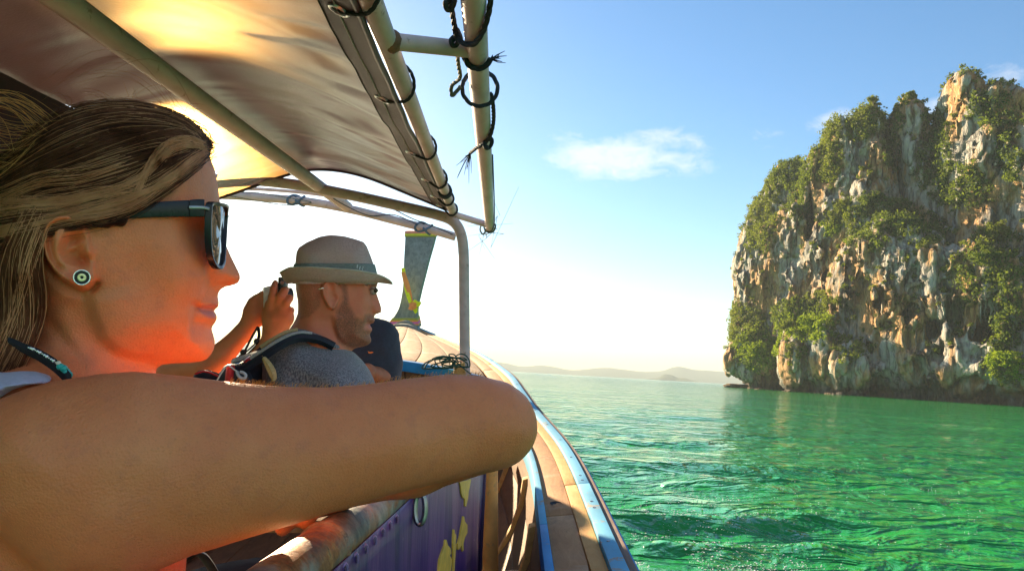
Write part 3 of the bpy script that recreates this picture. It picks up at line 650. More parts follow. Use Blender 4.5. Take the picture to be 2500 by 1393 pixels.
def strip(name, u0, u1, z0, z1, D0, D1, m, side=1, n=60, parent=boat, label=None):
    D = np.linspace(D0, D1, max(4, int(n * (D1 - D0) / 8) + 4))
    A = np.stack([gpt(D, u0, z0, side), gpt(D, u1, z0, side), gpt(D, u1, z1, side), gpt(D, u0, z1, side)], 1)
    if side < 0: A = A[:, ::-1]
    mb = MB(); mb.sweep(A); o = part(mb, name, m, parent, bevel=.0022)
    if label: o['label'] = label
    return o
for side in (1, -1):
    for a, b_ in ((-.8, 1.72), (1.724, 4.6), (4.604, 7.9)):
        strip('gunwale_plank', .085, .475, -.035, .0, a, b_, GUNW, side)
        strip('gunwale_plank', .483, .675, -.035, .002, a + .3 if a > 0 else a, min(b_ + .297, 7.9), GUNL, side)
    for a, b_ in ((-.8, 1.98), (1.983, 5.0), (5.003, 8.15)):
        strip('blue_trim', .683, .868, -.03, .012, a, b_, BLUE, side)
    for a, b_ in ((-.8, 1.62), (1.622, 4.02)):
        strip('inner_trim', -.03, .078, -.055, .010, a, b_, BLUE if a > 0 else BLUED, side)
    strip('rub_rail', .877, .975, -.05, .004, -.8, 8.1, RUB, side)
    strip('outer_trim', .98, 1.03, -.075, -.008, -.8, 8.1, BLUED, side)
    # inner and outer skins as strakes
    for k in range(6):
        D = np.linspace(-.8, 4.12, 26); f0, f1 = k / 6, (k + 1) / 6 - .006
        def inn(D, f, t=0): g = gpt(D, .09, -.05, side); s = side; P = g.copy(); P[:, 0] += -s * (.04 * f + .52 * f ** 2.2) - s * t; P[:, 2] -= .62 * f; return P
        A = np.stack([inn(D, f0), inn(D, f0, .018), inn(D, f1, .018), inn(D, f1)], 1)
        if side > 0: A = A[:, ::-1]
        part(MB().sweep(A), 'inner_strake', HULLW)
        D = np.linspace(-.8, 8.1, 40)
        def outk(D, f, t=0):
            x, z = gun(D); hw = x - xc(D); P = np.stack([xc(D) + side * (hw * (1 - .28 * f - .35 * f ** 3) - .012 - t), D, z - .07 - f * np.interp(D, [4, 8.1], [1.25, 1.15])], 1); return P
        A = np.stack([outk(D, f0, .02), outk(D, f0), outk(D, f1), outk(D, f1, .02)], 1)
        if side > 0: A = A[:, ::-1]
        part(MB().sweep(A), 'outer_strake', HULLW)
    for q in np.arange(-.3, 4.0, .55):
        if side > 0 or q > 1.5:
            fs = np.linspace(.02, 1, 9); A = []
            for f in fs:
                g = gpt(np.array([q]), .09, -.05, side)[0]; x = g[0] - side * (.04 * f + .52 * f ** 2.2) - side * .012; z = g[2] - .62 * f
                A.append([(x, q - .018, z), (x - side * .024, q - .018, z - .006), (x - side * .024, q + .018, z - .006), (x, q + .018, z)])
            part(MB().sweep(np.array(A)), 'rib', RIBW, bevel=.003)
for k in range(8):
    x0 = -1.62 + k * .17; mb = MB(); mb.sweep(np.array([[(x0, d, -1.20 - .02 * d), (x0 + .166, d, -1.20 - .02 * d), (x0 + .166, d, -1.17 - .02 * d), (x0, d, -1.17 - .02 * d)] for d in (-1.0, 1.5, 4.1)])); part(mb, 'floor_plank', HULLW)
for q in np.r_[np.arange(1.45, 4.5, .30), np.arange(4.8, 7.8, .5)]:
    for du in (.03, -.03) if abs(q - 1.95) < .2 else (0,):
        p = gpt(np.array([q + du]), .775, .012)[0]; mb = MB(); mb.tube([p - [0, 0, .002], p + [0, 0, .0012]], [.0042, .0036], 10); part(mb, 'screw', SCREW)
hp = gpt(np.array([1.83]), .26, .0)[0]; mb = MB(); th = np.linspace(0, 2 * PI, 18, endpoint=False)
ring = [np.array([.013 * math.cos(t) * (1 + .15 * math.sin(3 * t)), .022 * math.sin(t) * (1 + .1 * math.cos(2 * t)), 0]) for t in th]
mb.add([hp + r + [0, 0, .0012] for r in ring] + [hp + r * .7 + [0, 0, -.0004] for r in ring] + [hp], [(i, (i + 1) % 18, 18 + (i + 1) % 18, 18 + i) for i in range(18)] + [(18 + i, 18 + (i + 1) % 18, 36) for i in range(18)])
part(mb, 'dark_hole_inset', BLACKM)  # shallow black dish; the dark inside of the hole is put into its colour

# bow deck
DK0, DK1 = 4.17, 8.1
def deckpt(D, s, dz=0.0):
    x, z = gun(D); wd = np.interp(D, [4.2, 7.8], [.158, .06]); hw = x - wd - .004 - xc(D); cr = np.interp(D, [4.2, 8.2], [.125, .055])
    return np.stack([xc(D) + s * hw, D + 0 * x, z - .012 + cr * (1 - s * s) + dz], -1)
sb = np.linspace(-1, 1, 10)
for i in range(9):
    D = np.linspace(DK0, DK1, 16); A = []
    for d in D:
        ss = np.linspace(sb[i] + .004, sb[i + 1] - .004, 4); t = deckpt(np.full(4, d), ss); bt = deckpt(np.full(4, d), ss[::-1], -.03); A.append(np.concatenate([t, bt])[::-1])
    part(MB().sweep(np.array(A)), 'deck_plank', DECKW, bevel=.002)
def beam(name, d0, d1, za, zb, m, lim=1.0):
    ss = np.linspace(-lim, lim, 25); A = np.stack([deckpt(np.full(25, d0), ss, zb), deckpt(np.full(25, d1), ss, zb), deckpt(np.full(25, d1), ss, za), deckpt(np.full(25, d0), ss, za)], 1); return part(MB().sweep(A), name, m, bevel=.003)
beam('deck_edge_trim', 4.10, 4.165, -.045, .010, BLUED)
beam('bulkhead_light_stop', 4.175, 4.19, -.75, -.04, HULLW)  # panel added behind the planks to stop light leaking through their gaps
ss = np.linspace(-1, 1, 13)
for i in range(12):
    mb = MB(); a = deckpt(np.full(2, 4.14), np.array([ss[i] + .004, ss[i + 1] - .004]), -.05); lo = a.copy(); lo[:, 2] = -1.2
    f = [a[0], a[1], lo[1], lo[0]]; mb.sweep(np.array([f, [q + np.array([0, .03, 0]) for q in f]])); part(mb, 'bulkhead_plank', HULLW)
for d0, w_, z_ in ((7.62, .10, .022), (7.85, .16, .045)):
    beam('breast_board', d0, d0 + w_, -.02, z_, PROWW, 1.02)
# prow
PW = [(945, 1024, 800, 8.15), (952, 1019, 786, 8.18), (962, 1017, 772, 8.20), (972, 1017, 755, 8.22), (978, 1021, 735, 8.25), (983, 1028, 705, 8.30), (985, 1037, 670, 8.38), (986, 1046, 635, 8.48), (988, 1056, 600, 8.6), (990, 1065, 564, 8.72)]
def prow_sec(l, r, y, d, g=0.0, t=.16):
    a, b_ = L(l, y, d), L(r, y, d); a[0] -= g; b_[0] += g; k = np.array([.012, t, .02])
    return [a - [0, g, 0], (a + b_) / 2 - [0, .015 + g, 0], b_ - [0, g, 0], b_ + k * [.6, 1, 1], (a + b_) / 2 + k * [1, 1.25, 1], a + k]
PS = spline(np.array(PW, float), 30)
prow = part(MB().sweep(np.array([prow_sec(*q) for q in PS])), 'prow', PROWW, bevel=.006)
def flat_col(name, c, rough=.6): return simple(name, c, rough, var=.12, scale=40, bmp=.15)
PINK, YEL, ORG, MAG = flat_col('salmon_band', (.85, .27, .16)), flat_col('yellow_band', (.72, .60, .03)), flat_col('orange_band', (.85, .33, .04)), flat_col('pink_band', (.80, .14, .36))
OLV = flat_col('olive_band', (.40, .36, .05))
def band(y0, y1, m):
    ys = np.array([q[2] for q in PS]); o_ = np.argsort(ys); f = lambda y: [np.interp(y, ys[o_], PS[o_, k]) for k in range(4)]
    part(MB().sweep(np.array([prow_sec(*f(y), g=.006, t=.17) for y in (y1, (y0 + y1) / 2, y0)])), 'painted_band', m, prow)
for y0, y1, m in ((564, 570, PINK), (570.3, 575, YEL), (575.3, 578, OLV), (776, 781, OLV), (781.3, 785, ORG), (785.3, 790, MAG), (790.3, 793, ORG)): band(y0, y1, m)

# canopy frame
PR = .0225
def rail(a, b_, r, name='rail', m=PIPE, parent=None, n=24, wob=0):
    P = np.array([a + (b_ - a) * t for t in np.linspace(0, 1, n)]); mb = MB(); mb.tube(P, r, 16); return part(mb, name, m, parent)
def back(a, b_, D): return a + (b_ - a) * ((D - a[1]) / (b_[1] - a[1]))
hoop = np.array([L(-300, 470, 4.16), L(200, 446, 4.16), L(530, 437, 4.16), L(700, 448, 4.16), L(850, 475, 4.16), L(1000, 508, 4.16), L(1070, 525, 4.16), L(1103, 538, 4.15), L(1122, 562, 4.14), L(1131, 605, 4.13), L(1133, 700, 4.12), L(1134, 800, 4.11), L(1135, 915, 4.10)])
frame_o = part(MB().tube(spline(hoop, 110), .029, 16), 'canopy_frame', PIPE)
frame_o['label'] = 'front hoop of the canopy frame bending down into a post'
R1a, R1b = L(905, 0, 1.42), L(1107, 520, 4.14); R2a, R2b = L(1156, 0, 1.47), L(1196, 556, 4.36); RCa, RCb = L(163, 10, 1.78), L(775, 452, 4.13)
rail(back(R1a, R1b, .2), R1b, PR, parent=frame_o); rail(back(R2a, R2b, .2), back(R2a, R2b, 4.40), .0255, parent=frame_o); rail(back(RCa, RCb, .3), back(RCa, RCb, 4.9), .034, parent=frame_o)
rail(back(R1a, R1b, 1.63) + [.015, 0, 0], back(R2a, R2b, 1.72) - [.015, 0, 0], .0185, 'cross_bar', parent=frame_o)
rail(R1b + [.01, 0, -.01], back(R2a, R2b, 4.27), .018, 'cross_bar', parent=frame_o)
hoop2 = np.array([L(-200, 480, 4.9), L(300, 470, 4.9), L(540, 476, 4.9), L(650, 483, 4.9), L(750, 492, 4.9), L(860, 512, 4.9), L(960, 537, 4.9), L(1050, 560, 4.9), L(1112, 578, 4.9)])
part(MB().tube(spline(hoop2, 60), .027, 14), 'cross_bar', PIPE, frame_o)
part(MB().tube(spline(np.array([L(540, 458, 4.5), L(640, 462, 4.5), L(740, 470, 4.5), L(820, 480, 4.5)]), 20), .010, 8), 'cross_bar', PIPE, frame_o)
for a in (R1a, ):   # weld collars
    for P, q in ((R1a, 1.63),):
        c = back(R1a, R1b, q); d_ = (R1b - R1a) / np.linalg.norm(R1b - R1a)
        mb = MB(); s_ = c + [.012, 0, 0]; mb.ball(s_, (.022, .03, .024), 12, 8); v = mb.v[0]; v += .004 * fbm(v[:, 0] * 60, v[:, 1] * 60, v[:, 2] * 60, 2, 3)[:, None]; part(mb, 'weld', simple('rusty_weld', (.20, .10, .06), .9, scale=50, var=.5), frame_o)
rail(L(1196, 1120, 1.86), L(1198, 1440, 1.86), .0195, 'seat_post', SEATP, boat)
# seat rail the woman leans on
def rusty():
    m, nt, b, o = new_mat('rusty_galvanised_pipe'); tc = nd(nt, 'ShaderNodeTexCoord', out=3)
    n = noise(nt, tc, 16, 8, .7, .4); n2 = noise(nt, tc, 60, 6, .7); n3 = noise(nt, scl(nt, tc, (1, 1, 2)), 9, 5, .6, .5)
    c = ramp(nt, n, [(.34, (.045, .05, .055)), (.48, (.15, .15, .14)), (.64, (.36, .33, .27))]); c = mix(nt, mapr(nt, n3, .44, .54), c, ramp(nt, n2, [(.3, (.10, .035, .015)), (.55, (.36, .15, .05)), (.70, (.55, .36, .13))]))
    c = mix(nt, mapr(nt, n2, .60, .70, 0, .8), c, (.05, .045, .04)); setp(nt, b, col=c, rough=.6, metal=.25, normal=bump(nt, n2, .5, .003)); return m
RUST = rusty()
SRa, SRb = L(735, 1385, .58), L(960, 1205, .90); SD = (SRb - SRa) / (SRb[1] - SRa[1])
sr = lambda D: SRa + SD * (D - SRa[1])
part(MB().tube([sr(d) for d in np.linspace(.12, 1.84, 40)], .0215, 20), 'seat_rail', RUST)
mb = MB(); c = sr(.635); d_ = SD / np.linalg.norm(SD); mb.tube([c - d_ * .003, c - d_ * .0015, c + d_ * .0015, c + d_ * .003], [.0216, .0236, .0236, .0216], 20); part(mb, 'weld_ring', RUST)
for q in (.3, 1.0):   # uprights under the seat rail, out of sight below
    rail(sr(q) - [0, 0, .02], sr(q) - [0, 0, .85], .014, 'rail_post', RUST, boat)
for d0, d1, zz in ((.75, 1.12, -.72), (1.95, 2.3, -.62), (2.75, 3.1, -.60), (3.3, 3.6, -.62)):
    mb = MB(); x0 = xc(d0) - .75; mb.box(((x0 + -.12) / 2, (d0 + d1) / 2, zz), ((-.12 - x0) / 2, 0, 0), (0, (d1 - d0) / 2, 0), (0, 0, .016)); part(mb, 'thwart', GUNW, bevel=.004)

# ------------------------------------------------------------------ canopy tarp
def tarp_mat():
    m, nt, b, o = new_mat('purple_grey_tarpaulin'); tc = nd(nt, 'ShaderNodeTexCoord', out=3)
    n = noise(nt, tc, 3.5, 5, .6, .3); sp = noise(nt, tc, 140, 4, .6); st = noise(nt, scl(nt, tc, (.55, 2.6, 1)), 2.0, 1, .4, .5)
    c = mix(nt, mapr(nt, n, .3, .7), (.075, .020, .066), (.15, .060, .14)); c = mix(nt, mapr(nt, sp, .66, .74, 0, .5), c, (.05, .035, .03))
    setp(nt, b, col=c, rough=.32, spec=.38, normal=bump(nt, mth(nt, 'ADD', mth(nt, 'MULTIPLY', sp, .012), mth(nt, 'MULTIPLY', st, .6)), .6, .10))
    rf = nd(nt, 'ShaderNodeBsdfRefraction', {'Color': mix(nt, mapr(nt, st, .3, .7), (.95, .52, .17), (1, .66, .27)), 'Roughness': .82, 'IOR': 0.95})
    tl = nd(nt, 'ShaderNodeBsdfTranslucent', {0: mix(nt, mapr(nt, st, .35, .65), (.48, .26, .22), (.60, .36, .28))})
    s1 = nd(nt, 'ShaderNodeMixShader', {0: TARP_TL, 1: b.outputs[0], 2: tl}); s2 = nd(nt, 'ShaderNodeMixShader', {0: TARP_RF, 1: s1, 2: rf}); nt.links.new(s2, o.inputs[0]); return m
TARP_TL, TARP_RF = .02, .012
TARP = tarp_mat()
HEM = simple('ribbed_hem_webbing', (.10, .075, .10), .6, scale=40, bmp=.2)
def hem_mat():
    m, nt, b, o = new_mat('ribbed_hem_webbing'); tc = nd(nt, 'ShaderNodeTexCoord', out=3); w = nd(nt, 'ShaderNodeTexWave', {'Vector': tc, 'Scale': 55.0}, wave_type='BANDS', bands_direction='Y', out=1)
    setp(nt, b, col=mix(nt, w, (.03, .02, .03), (.12, .09, .11)), rough=.6, normal=bump(nt, w, .8, .004)); return m
HEM = hem_mat()
XS = np.array([-1.72, -1.45, -1.32, -1.18, -1.00, -.78, -.52, -.262]); ZS = np.array([.60, .69, .735, .785, .825, .803, .71, .600])
cs = spline(np.c_[XS, ZS, 0 * XS], 200); TD1 = 4.15
def tarpz(xs, D):
    z = np.interp(xs, cs[:, 0], cs[:, 1]); e = np.clip((xs + 1.0) / .74, 0, 1)
    wr = .026 * e ** 1.4 * (1 - .8 * np.clip((xs + .44) / .12, 0, 1)) * fbm(xs * 1.0, D * 3.4 - xs * .9, 0, 3, 21) * 1.6 + .012 * fbm(xs * 1.4, D * 2.6, 3, 3, 22) + .036 * e ** 2.2 * (1 - .92 * np.clip((xs + .46) / .13, 0, 1)) * fbm(xs * 1.6, D * 9 + xs * 5, 5, 2, 23)
    sag = -.022 * np.sin(np.clip((D - .2) / (TD1 - .2), 0, 1) * PI) ** 2
    fr = .03 * np.clip((D - 3.75) / .4, 0, 1) ** 2
    return z + wr * np.clip((TD1 + .02 - D) / .35, .25, 1) + sag - fr * 0
def tarp_pt(xs, D, dz=0): return np.stack([xs + BD[0] * D, D + 0 * xs, tarpz(xs, D) + BD[2] * D + dz], -1)
tarp = thing('canopy_tarp', 'purple grey tarpaulin canopy glowing where the sun shines through', 'canopy', tuple(L(700, 250, 2.6)))
def sheet(name, x0, x1, nx, D0, D1, nD, m, dz=0, parent=None, flare=0.0):
    f, D = np.meshgrid(np.linspace(0, 1, nx), np.linspace(D0, D1, nD), indexing='ij'); xl = x0 - flare * sstep0(3.72, D1, D) + (.055 * sstep0(2.2, 2.9, D) * (1 - sstep0(3.55, 3.95, D)) if flare else 0); xs = xl + (x1 - xl) * f; P = tarp_pt(xs, D, dz); i = np.arange(nx - 1)[:, None] * nD + np.arange(nD - 1)[None]  # hidden left edge cut inward, shaped to let sun reach the arm
    Q = np.stack([i, i + nD, i + nD + 1, i + 1], -1).reshape(-1, 4); mb = MB(); mb.v.append(P.reshape(-1, 3)); mb.f = [tuple(q) for q in Q.tolist()]; mb.n = nx * nD
    return part(mb, name, m, parent)
def sstep0(a, b, x): t = np.clip((x - a) / (b - a), 0, 1); return t * t * (3 - 2 * t)
sheet('sheet', -1.40, -.262, 150, -.6, TD1, 330, TARP, parent=tarp, flare=.26)
sheet('hem_band', -.345, -.268, 8, -.6, TD1 + .005, 300, HEM, dz=-.004, parent=tarp)
D = np.linspace(-.6, TD1 + .01, 160); part(MB().tube(tarp_pt(np.full(160, -.262), D), .0075, 8), 'edge_cord', simple('purple_piping', (.10, .07, .11), .5, scale=80), tarp)
D = np.linspace(-.6, TD1, 160); part(MB().tube(tarp_pt(np.full(160, -.308), D, -.0055), .0016, 5), 'seam', simple('pale_thread', (.45, .40, .38), .8), tarp); 
part(MB().tube(tarp_pt(np.full(160, -.346), D, -.0045), .0016, 5), 'seam', BLACKM, tarp)
part(MB().tube(tarp_pt(np.linspace(-1.65, -.27, 80), np.full(80, TD1), -.002), .009, 8), 'edge_cord', HEM, tarp)
GD = [1.47, 2.03, 2.72, 3.28, 3.74, 4.08]
RINGM = simple('grommet_metal', (.55, .55, .56), .3, 1.0, scale=60)
GP = []
for d in GD:
    c = tarp_pt(np.array([-.305]), np.array([d]), -.0045)[0]; GP.append(c)
    t1 = tarp_pt(np.array([-.29]), np.array([d]))[0] - tarp_pt(np.array([-.32]), np.array([d]))[0]; t1 /= np.linalg.norm(t1); t2 = BD / np.linalg.norm(BD); nn = np.cross(t1, t2); nn /= np.linalg.norm(nn)
    th = np.linspace(0, 2 * PI, 24, endpoint=False); P = [c + .0185 * (math.cos(t) * t1 + math.sin(t) * t2) for t in th]
    part(MB().tube(P, .0048, 8, closed=True), 'grommet', RINGM, tarp)
# hanging side curtain on the far side
nx, nD = 12, 60; A = []
Dv = np.linspace(-.6, 2.6, nD); zt = np.linspace(0, 1, nx); cp = np.array([[tarp_pt(np.array([-1.38]), np.array([d]))[0] + [-.06 * f + .03 * math.sin(d * 9 + f) * f, 0, -.005 - .62 * f] for d in Dv] for f in zt])
i = np.arange(nx - 1)[:, None] * nD + np.arange(nD - 1)[None]; Q = np.stack([i, i + 1, i + nD + 1, i + nD], -1).reshape(-1, 4); mb = MB(); mb.v.append(cp.reshape(-1, 3)); mb.f = [tuple(q) for q in Q.tolist()]; mb.n = nx * nD
o = part(mb, 'side_curtain', simple('plum_canvas', (.055, .022, .04), .8, scale=20), tarp); 

# ------------------------------------------------------------------ ropes
def cord(name, pts, r, m, label, cat='rope', n=None, group=None, frayed=None, parent=None):
    P = spline(np.array(pts), n or max(24, len(pts) * 9)); mb = MB()
    for ph in (0, 2.1, 4.2):     # three-strand lay
        T = np.gradient(P, axis=0); T /= np.linalg.norm(T, axis=1)[:, None]; a = np.cross(T, [0.3, .2, 1.0]); a /= np.linalg.norm(a, axis=1)[:, None]; b_ = np.cross(T, a)
        s = np.r_[0, np.cumsum(np.linalg.norm(np.diff(P, axis=0), axis=1))]; w = s / (r * 5) * 2 * PI * .35 + ph
        mb.tube(P + (a * np.cos(w)[:, None] + b_ * np.sin(w)[:, None]) * r * .5, r * .62, 6)
    if frayed is not None:
        rr = np.random.default_rng(int(abs(P[0][0]) * 1e5))
        for k in range(14):
            e = P[-1] + frayed * (.6 + .6 * rr.random()) + rr.normal(size=3) * np.linalg.norm(frayed) * .35; mb.tube([P[-1], (P[-1] + e) / 2 + rr.normal(size=3) * .002, e], [r * .3, r * .2, r * .1], 4)
    o = mb.build(name, m, parent)
    if parent is None: props(o, label, cat, group)
    return o
def wrap(P0, P1, D0, turns, R, adv, ph=0, side=1, n=12):
    out = []
    for t in np.linspace(0, 1, int(n * abs(turns)) + 2):
        c = back(P0, P1, D0 + adv * t); a = ph + turns * 2 * PI * t; out.append(c + np.array([math.cos(a) * R, 0, math.sin(a) * R]))
    return out
place = ['first lashing cord, nearest the top of the picture', 'second lashing cord, below the pipe joint', 'third lashing cord, halfway down the canopy rail', 'fourth lashing cord, just under the wrapped band', 'fifth lashing cord, close to the front corner', 'last lashing cord, at the front corner of the canopy']
for k, (c, d) in enumerate(zip(GP, GD)):
    adv = -.16 if k < 4 else -.08; R = PR + .006
    pts = [c + [-.004, 0, .03], c + [.002, -.002, .0], c + [.02, -.012, -.012]] + wrap(R1a, R1b, d - .03, -.62, R, adv, ph=PI * 1.25 if False else -2.3 + 2 * PI * 0 + PI * 2, n=14)[1:]
    pts = [c + [-.004, .004, .028], c, c + [.018, -.01, -.010]] + [back(R1a, R1b, d - .04 + adv * t) + R * np.array([math.cos(a), 0, math.sin(a)]) for t, a in zip(np.linspace(0, 1, 9), np.linspace(-2.2, 1.9, 9))]
    cord('lashing_cord', pts, .0042 if k < 3 else .005, ROPE, place[k] + ', tying the tarp to its pipe', parent=tarp)
cord('lashing_band', wrap(R1a, R1b, 3.42, 4.0, PR + .005, .06, n=14), .006, ROPE, '', parent=tarp)
# loops and knots on the outer rail
q = lambda D, a, R=.032: back(R2a, R2b, D) + R * np.array([math.cos(a), 0, math.sin(a)])
cord('rail_rope', [q(1.46, 2.6), q(1.44, 1.2, .034), q(1.45, 0), q(1.53, -.8), q(1.60, -1.6), q(1.63, -2.4), q(1.64, -3.0, .042), q(1.62, -3.3, .045), q(1.55, -3.4, .048), q(1.48, -3.3, .046), q(1.46, -3.6)], .0058, ROPE, 'dark knotted rope round the top of the outer pipe with a frayed end')
cord('rail_rope', [q(1.62, 3.0, .045), q(1.70, 2.6, .046), q(1.74, -2.5), q(1.75, -1.6), q(1.74, -.9, .034), q(1.73, -.5, .036)], .0066, ROPE, 'thick dark rope with a brushy frayed end across the outer pipe', frayed=np.array([.022, 0, .004]))
cord('rail_rope', [q(1.70, 3.1, .046), q(1.80, 3.2, .047), q(1.88, 3.3, .048), q(1.95, 3.2, .072), q(1.98, 3.4, .074), q(1.97, 3.1, .05)], .005, ROPEG, 'grey green rope loop hanging beside the outer pipe')
for dd, lb in ((1.48, 'round knot in the rope at the top of the outer pipe'), (1.66, 'small knot below the frayed rope end')):
    mb = MB(); c = q(dd, 3.2, .046); rr = np.random.default_rng(int(dd * 100))
    mb.tube(spline(np.array([c + .009 * np.array([math.cos(a * 1.0), math.sin(a * 1.7), math.sin(a * 1.0 + .5) * 1.1]) for a in np.linspace(0, 9, 14)]), 70), .0055, 6); o = mb.build('rope_knot', ROPE); props(o, lb, 'knot')
cord('rail_ring', [q(1.98, a, .040) + [.006 * math.cos(a), 0, .006 * math.sin(a)] for a in np.linspace(PI * .95, PI * 3.0, 22)], .0055, ROPE, 'black rope ring hanging loosely round the outer pipe')
cord('rail_rope', [q(2.05, .3, .03), q(2.15, .0, .034), q(2.28, -.2, .033), q(2.36, -.9, .032), q(2.42, -1.7, .032), q(2.48, -2.3, .034), q(2.58, -2.8, .05)], .006, ROPE, 'braided black rope end knotted halfway down the outer pipe', frayed=np.array([-.03, 0, -.05]))
mb = MB(); c = q(2.40, -1.1, .036); mb.tube(spline(np.array([c + .012 * np.array([math.cos(a), math.sin(a * 1.6), math.sin(a + .4) * 1.2]) for a in np.linspace(0, 11, 16)]), 80), .0065, 6); props(mb.build('rope_knot', ROPE), 'bulky knot on the braided rope halfway down the outer pipe', 'knot')
cord('thin_cord', [q(2.7, .2, .028), q(3.1, -.1, .029), q(3.5, .2, .03), q(3.9, -.3, .03), q(4.15, -.6, .03), q(4.3, -1.4, .03), q(4.36, -2.6, .03)], .003, ROPE, 'thin cord trailing down the lower part of the outer pipe')
rr = np.random.default_rng(9)
mb = MB()
for k in range(14):
    e = q(4.36, rr.random() * 6.28, .03); mb.tube([e, e + rr.normal(size=3) * .05, e + rr.normal(size=3) * .10], [.0016, .0012, .0006], 4)
mb.tube(spline(np.array([q(4.33, a, .032) for a in np.linspace(0, 13, 26)] + [L(1180, 545, 4.3), L(1172, 560, 4.3), L(1180, 572, 4.3), L(1188, 556, 4.3)]), 120), .0045, 6)
props(mb.build('frayed_binding', ROPEG), 'frayed twine binding at the front end of the outer pipe', 'twine')
# wires and bindings along the forward bar
h2 = spline(hoop2, 60)
cord('wire', [L(545, 470, 4.6), L(620, 470, 4.7), L(700, 482, 4.8), L(760, 494, 4.86), L(700, 500, 4.86), L(640, 492, 4.8), L(560, 478, 4.7)], .003, ROPEG, 'slack wire looped along the forward canopy bar above the hat', 'wire')
cord('wire', [L(790, 470, 4.3), L(850, 505, 4.6), L(905, 527, 4.85), L(960, 524, 4.85), L(1020, 548, 4.85)], .0035, ROPE, 'dark wire running from the front hoop down to the forward bar', 'wire')
cord('wire', [L(960, 510, 4.3), L(1010, 535, 4.6), L(1060, 553, 4.8), L(1105, 572, 4.85)], .0035, ROPE, 'dark wire near the right end of the forward bar', 'wire')
for px, lb in ((725, 'blue cloth tie bound round the forward bar above the hat brim'), (1035, 'dark cloth tie bound round the forward bar near the post')):
    k = int(np.argmin(np.abs(project(h2)[0] - px))); T = h2[k + 1] - h2[k - 1]; T /= np.linalg.norm(T); a = np.cross(T, [0, 0, 1.]); b_ = np.cross(T, a); mb = MB()
    mb.tube(spline(np.array([h2[k] + T * (.05 * math.sin(t * .7)) + (.031) * (a * math.cos(t) + b_ * math.sin(t)) for t in np.linspace(0, 18, 40)]), 160), .008, 6); props(mb.build('cloth_tie', simple('faded_blue_cloth', (.10, .16, .26), .9)), lb, 'tie')
# coil of green line on the deck edge by the post
mb = MB(); rr = np.random.default_rng(4); c0 = L(1112, 893, 4.02)
pts = []
for k in range(8):
    ra, rb_, ph, tl = .03 + .075 * rr.random(), .018 + .035 * rr.random(), rr.random() * 6.28, rr.normal() * .5; cc = c0 + np.array([.035 * rr.normal() - .02, -.02 + .03 * rr.random(), .006 * rr.normal() + .012])
    for t in np.linspace(0, 5.2, 9): u_, v_ = ra * math.cos(t + ph), rb_ * math.sin(t + ph); pts.append(cc + np.array([u_ * math.cos(tl) - v_ * math.sin(tl), .02 * math.sin(t * 1.4 + k), max(-.02, u_ * math.sin(tl) * .5 + v_ * math.cos(tl))]))
pts += [L(1140, 905, 4.0), L(1150, 912, 4.0)]
mb.tube(spline(np.array(pts), 520), .0036, 6); props(mb.build('rope_coil', simple('green_line', (.03, .085, .07), .8, scale=100)), 'tangled coil of dark green line on the deck edge beside the post', 'rope')
mb = MB(); mb.tube([L(1120, 912, 4.05), L(1122, 898, 4.05), L(1135, 897, 4.05)], [.03, .036, .03], 10); props(mb.build('wooden_cleat', RIBW), 'stubby wooden cleat at the foot of the front post', 'cleat')
# ribbon sash on the prow
rb = thing('ribbon_sash', 'yellow and orange cloth sash knotted round the prow', 'ribbon', tuple(L(1005, 745, 8.2)))
def ribbon(pts, w, m, name='ribbon', t=.006):
    P = spline(np.array(pts, float), 20); A = []
    for p in P:
        c = L(p[0], p[1], p[2]); ww = p[3] * .5 * p[2] / FPX; ang = p[4]; u = np.array([math.cos(ang), .15, math.sin(ang)]); n_ = np.array([0, t, 0]); A.append([c - u * ww - n_, c + u * ww - n_, c + u * ww + n_, c - u * ww + n_])
    part(MB().sweep(np.array(A)), name, m, rb)
NY, NO = flat_col('neon_yellow_cloth', (.80, .78, .02), .8), flat_col('neon_orange_cloth', (.95, .30, .08), .8)
ribbon([(984, 654, 8.14, 8, .2), (989, 685, 8.12, 10, .3), (996, 712, 8.10, 10, .4), (1005, 740, 8.08, 8, .5)], 0, NY)
ribbon([(984, 664, 8.12, 9, .2), (992, 690, 8.10, 12, .3), (1000, 715, 8.08, 9, .4), (1006, 742, 8.06, 7, .5)], 0, NO)
ribbon([(990, 700, 8.10, 7, .3), (996, 720, 8.07, 9, .4), (1002, 738, 8.04, 8, .5)], 0, NY)
ribbon([(1006, 744, 8.05, 14, 1.2), (1014, 752, 8.02, 16, 1.0), (1016, 764, 8.02, 6, .6)], 0, NY); ribbon([(1004, 742, 8.03, 10, 1.1), (1012, 738, 8.0, 14, 1.5), (1022, 742, 8.0, 12, 1.7), (1028, 738, 8.0, 4, 1.8)], 0, NY)
ribbon([(998, 750, 8.02, 8, 1.2), (1007, 747, 7.99, 20, 1.4), (1016, 746, 8.0, 12, 1.5)], 0, NO); ribbon([(1002, 740, 8.0, 10, .4), (1010, 744, 7.98, 14, .9), (1018, 748, 8.0, 6, 1.1)], 0, NO)
fl = thing('flower_garland', 'small orange flower garland lying on the bow in front of the prow', 'garland', tuple(L(970, 810, 7.6)))
for k in range(9):
    a = k * .7; mb = MB(); mb.ball(L(970 + 9 * math.cos(a), 807 + 3.5 * math.sin(a), 7.58), .016, 8, 6); part(mb, 'blossom', NO if k % 3 else flat_col('brown_petal', (.30, .12, .05)), fl)

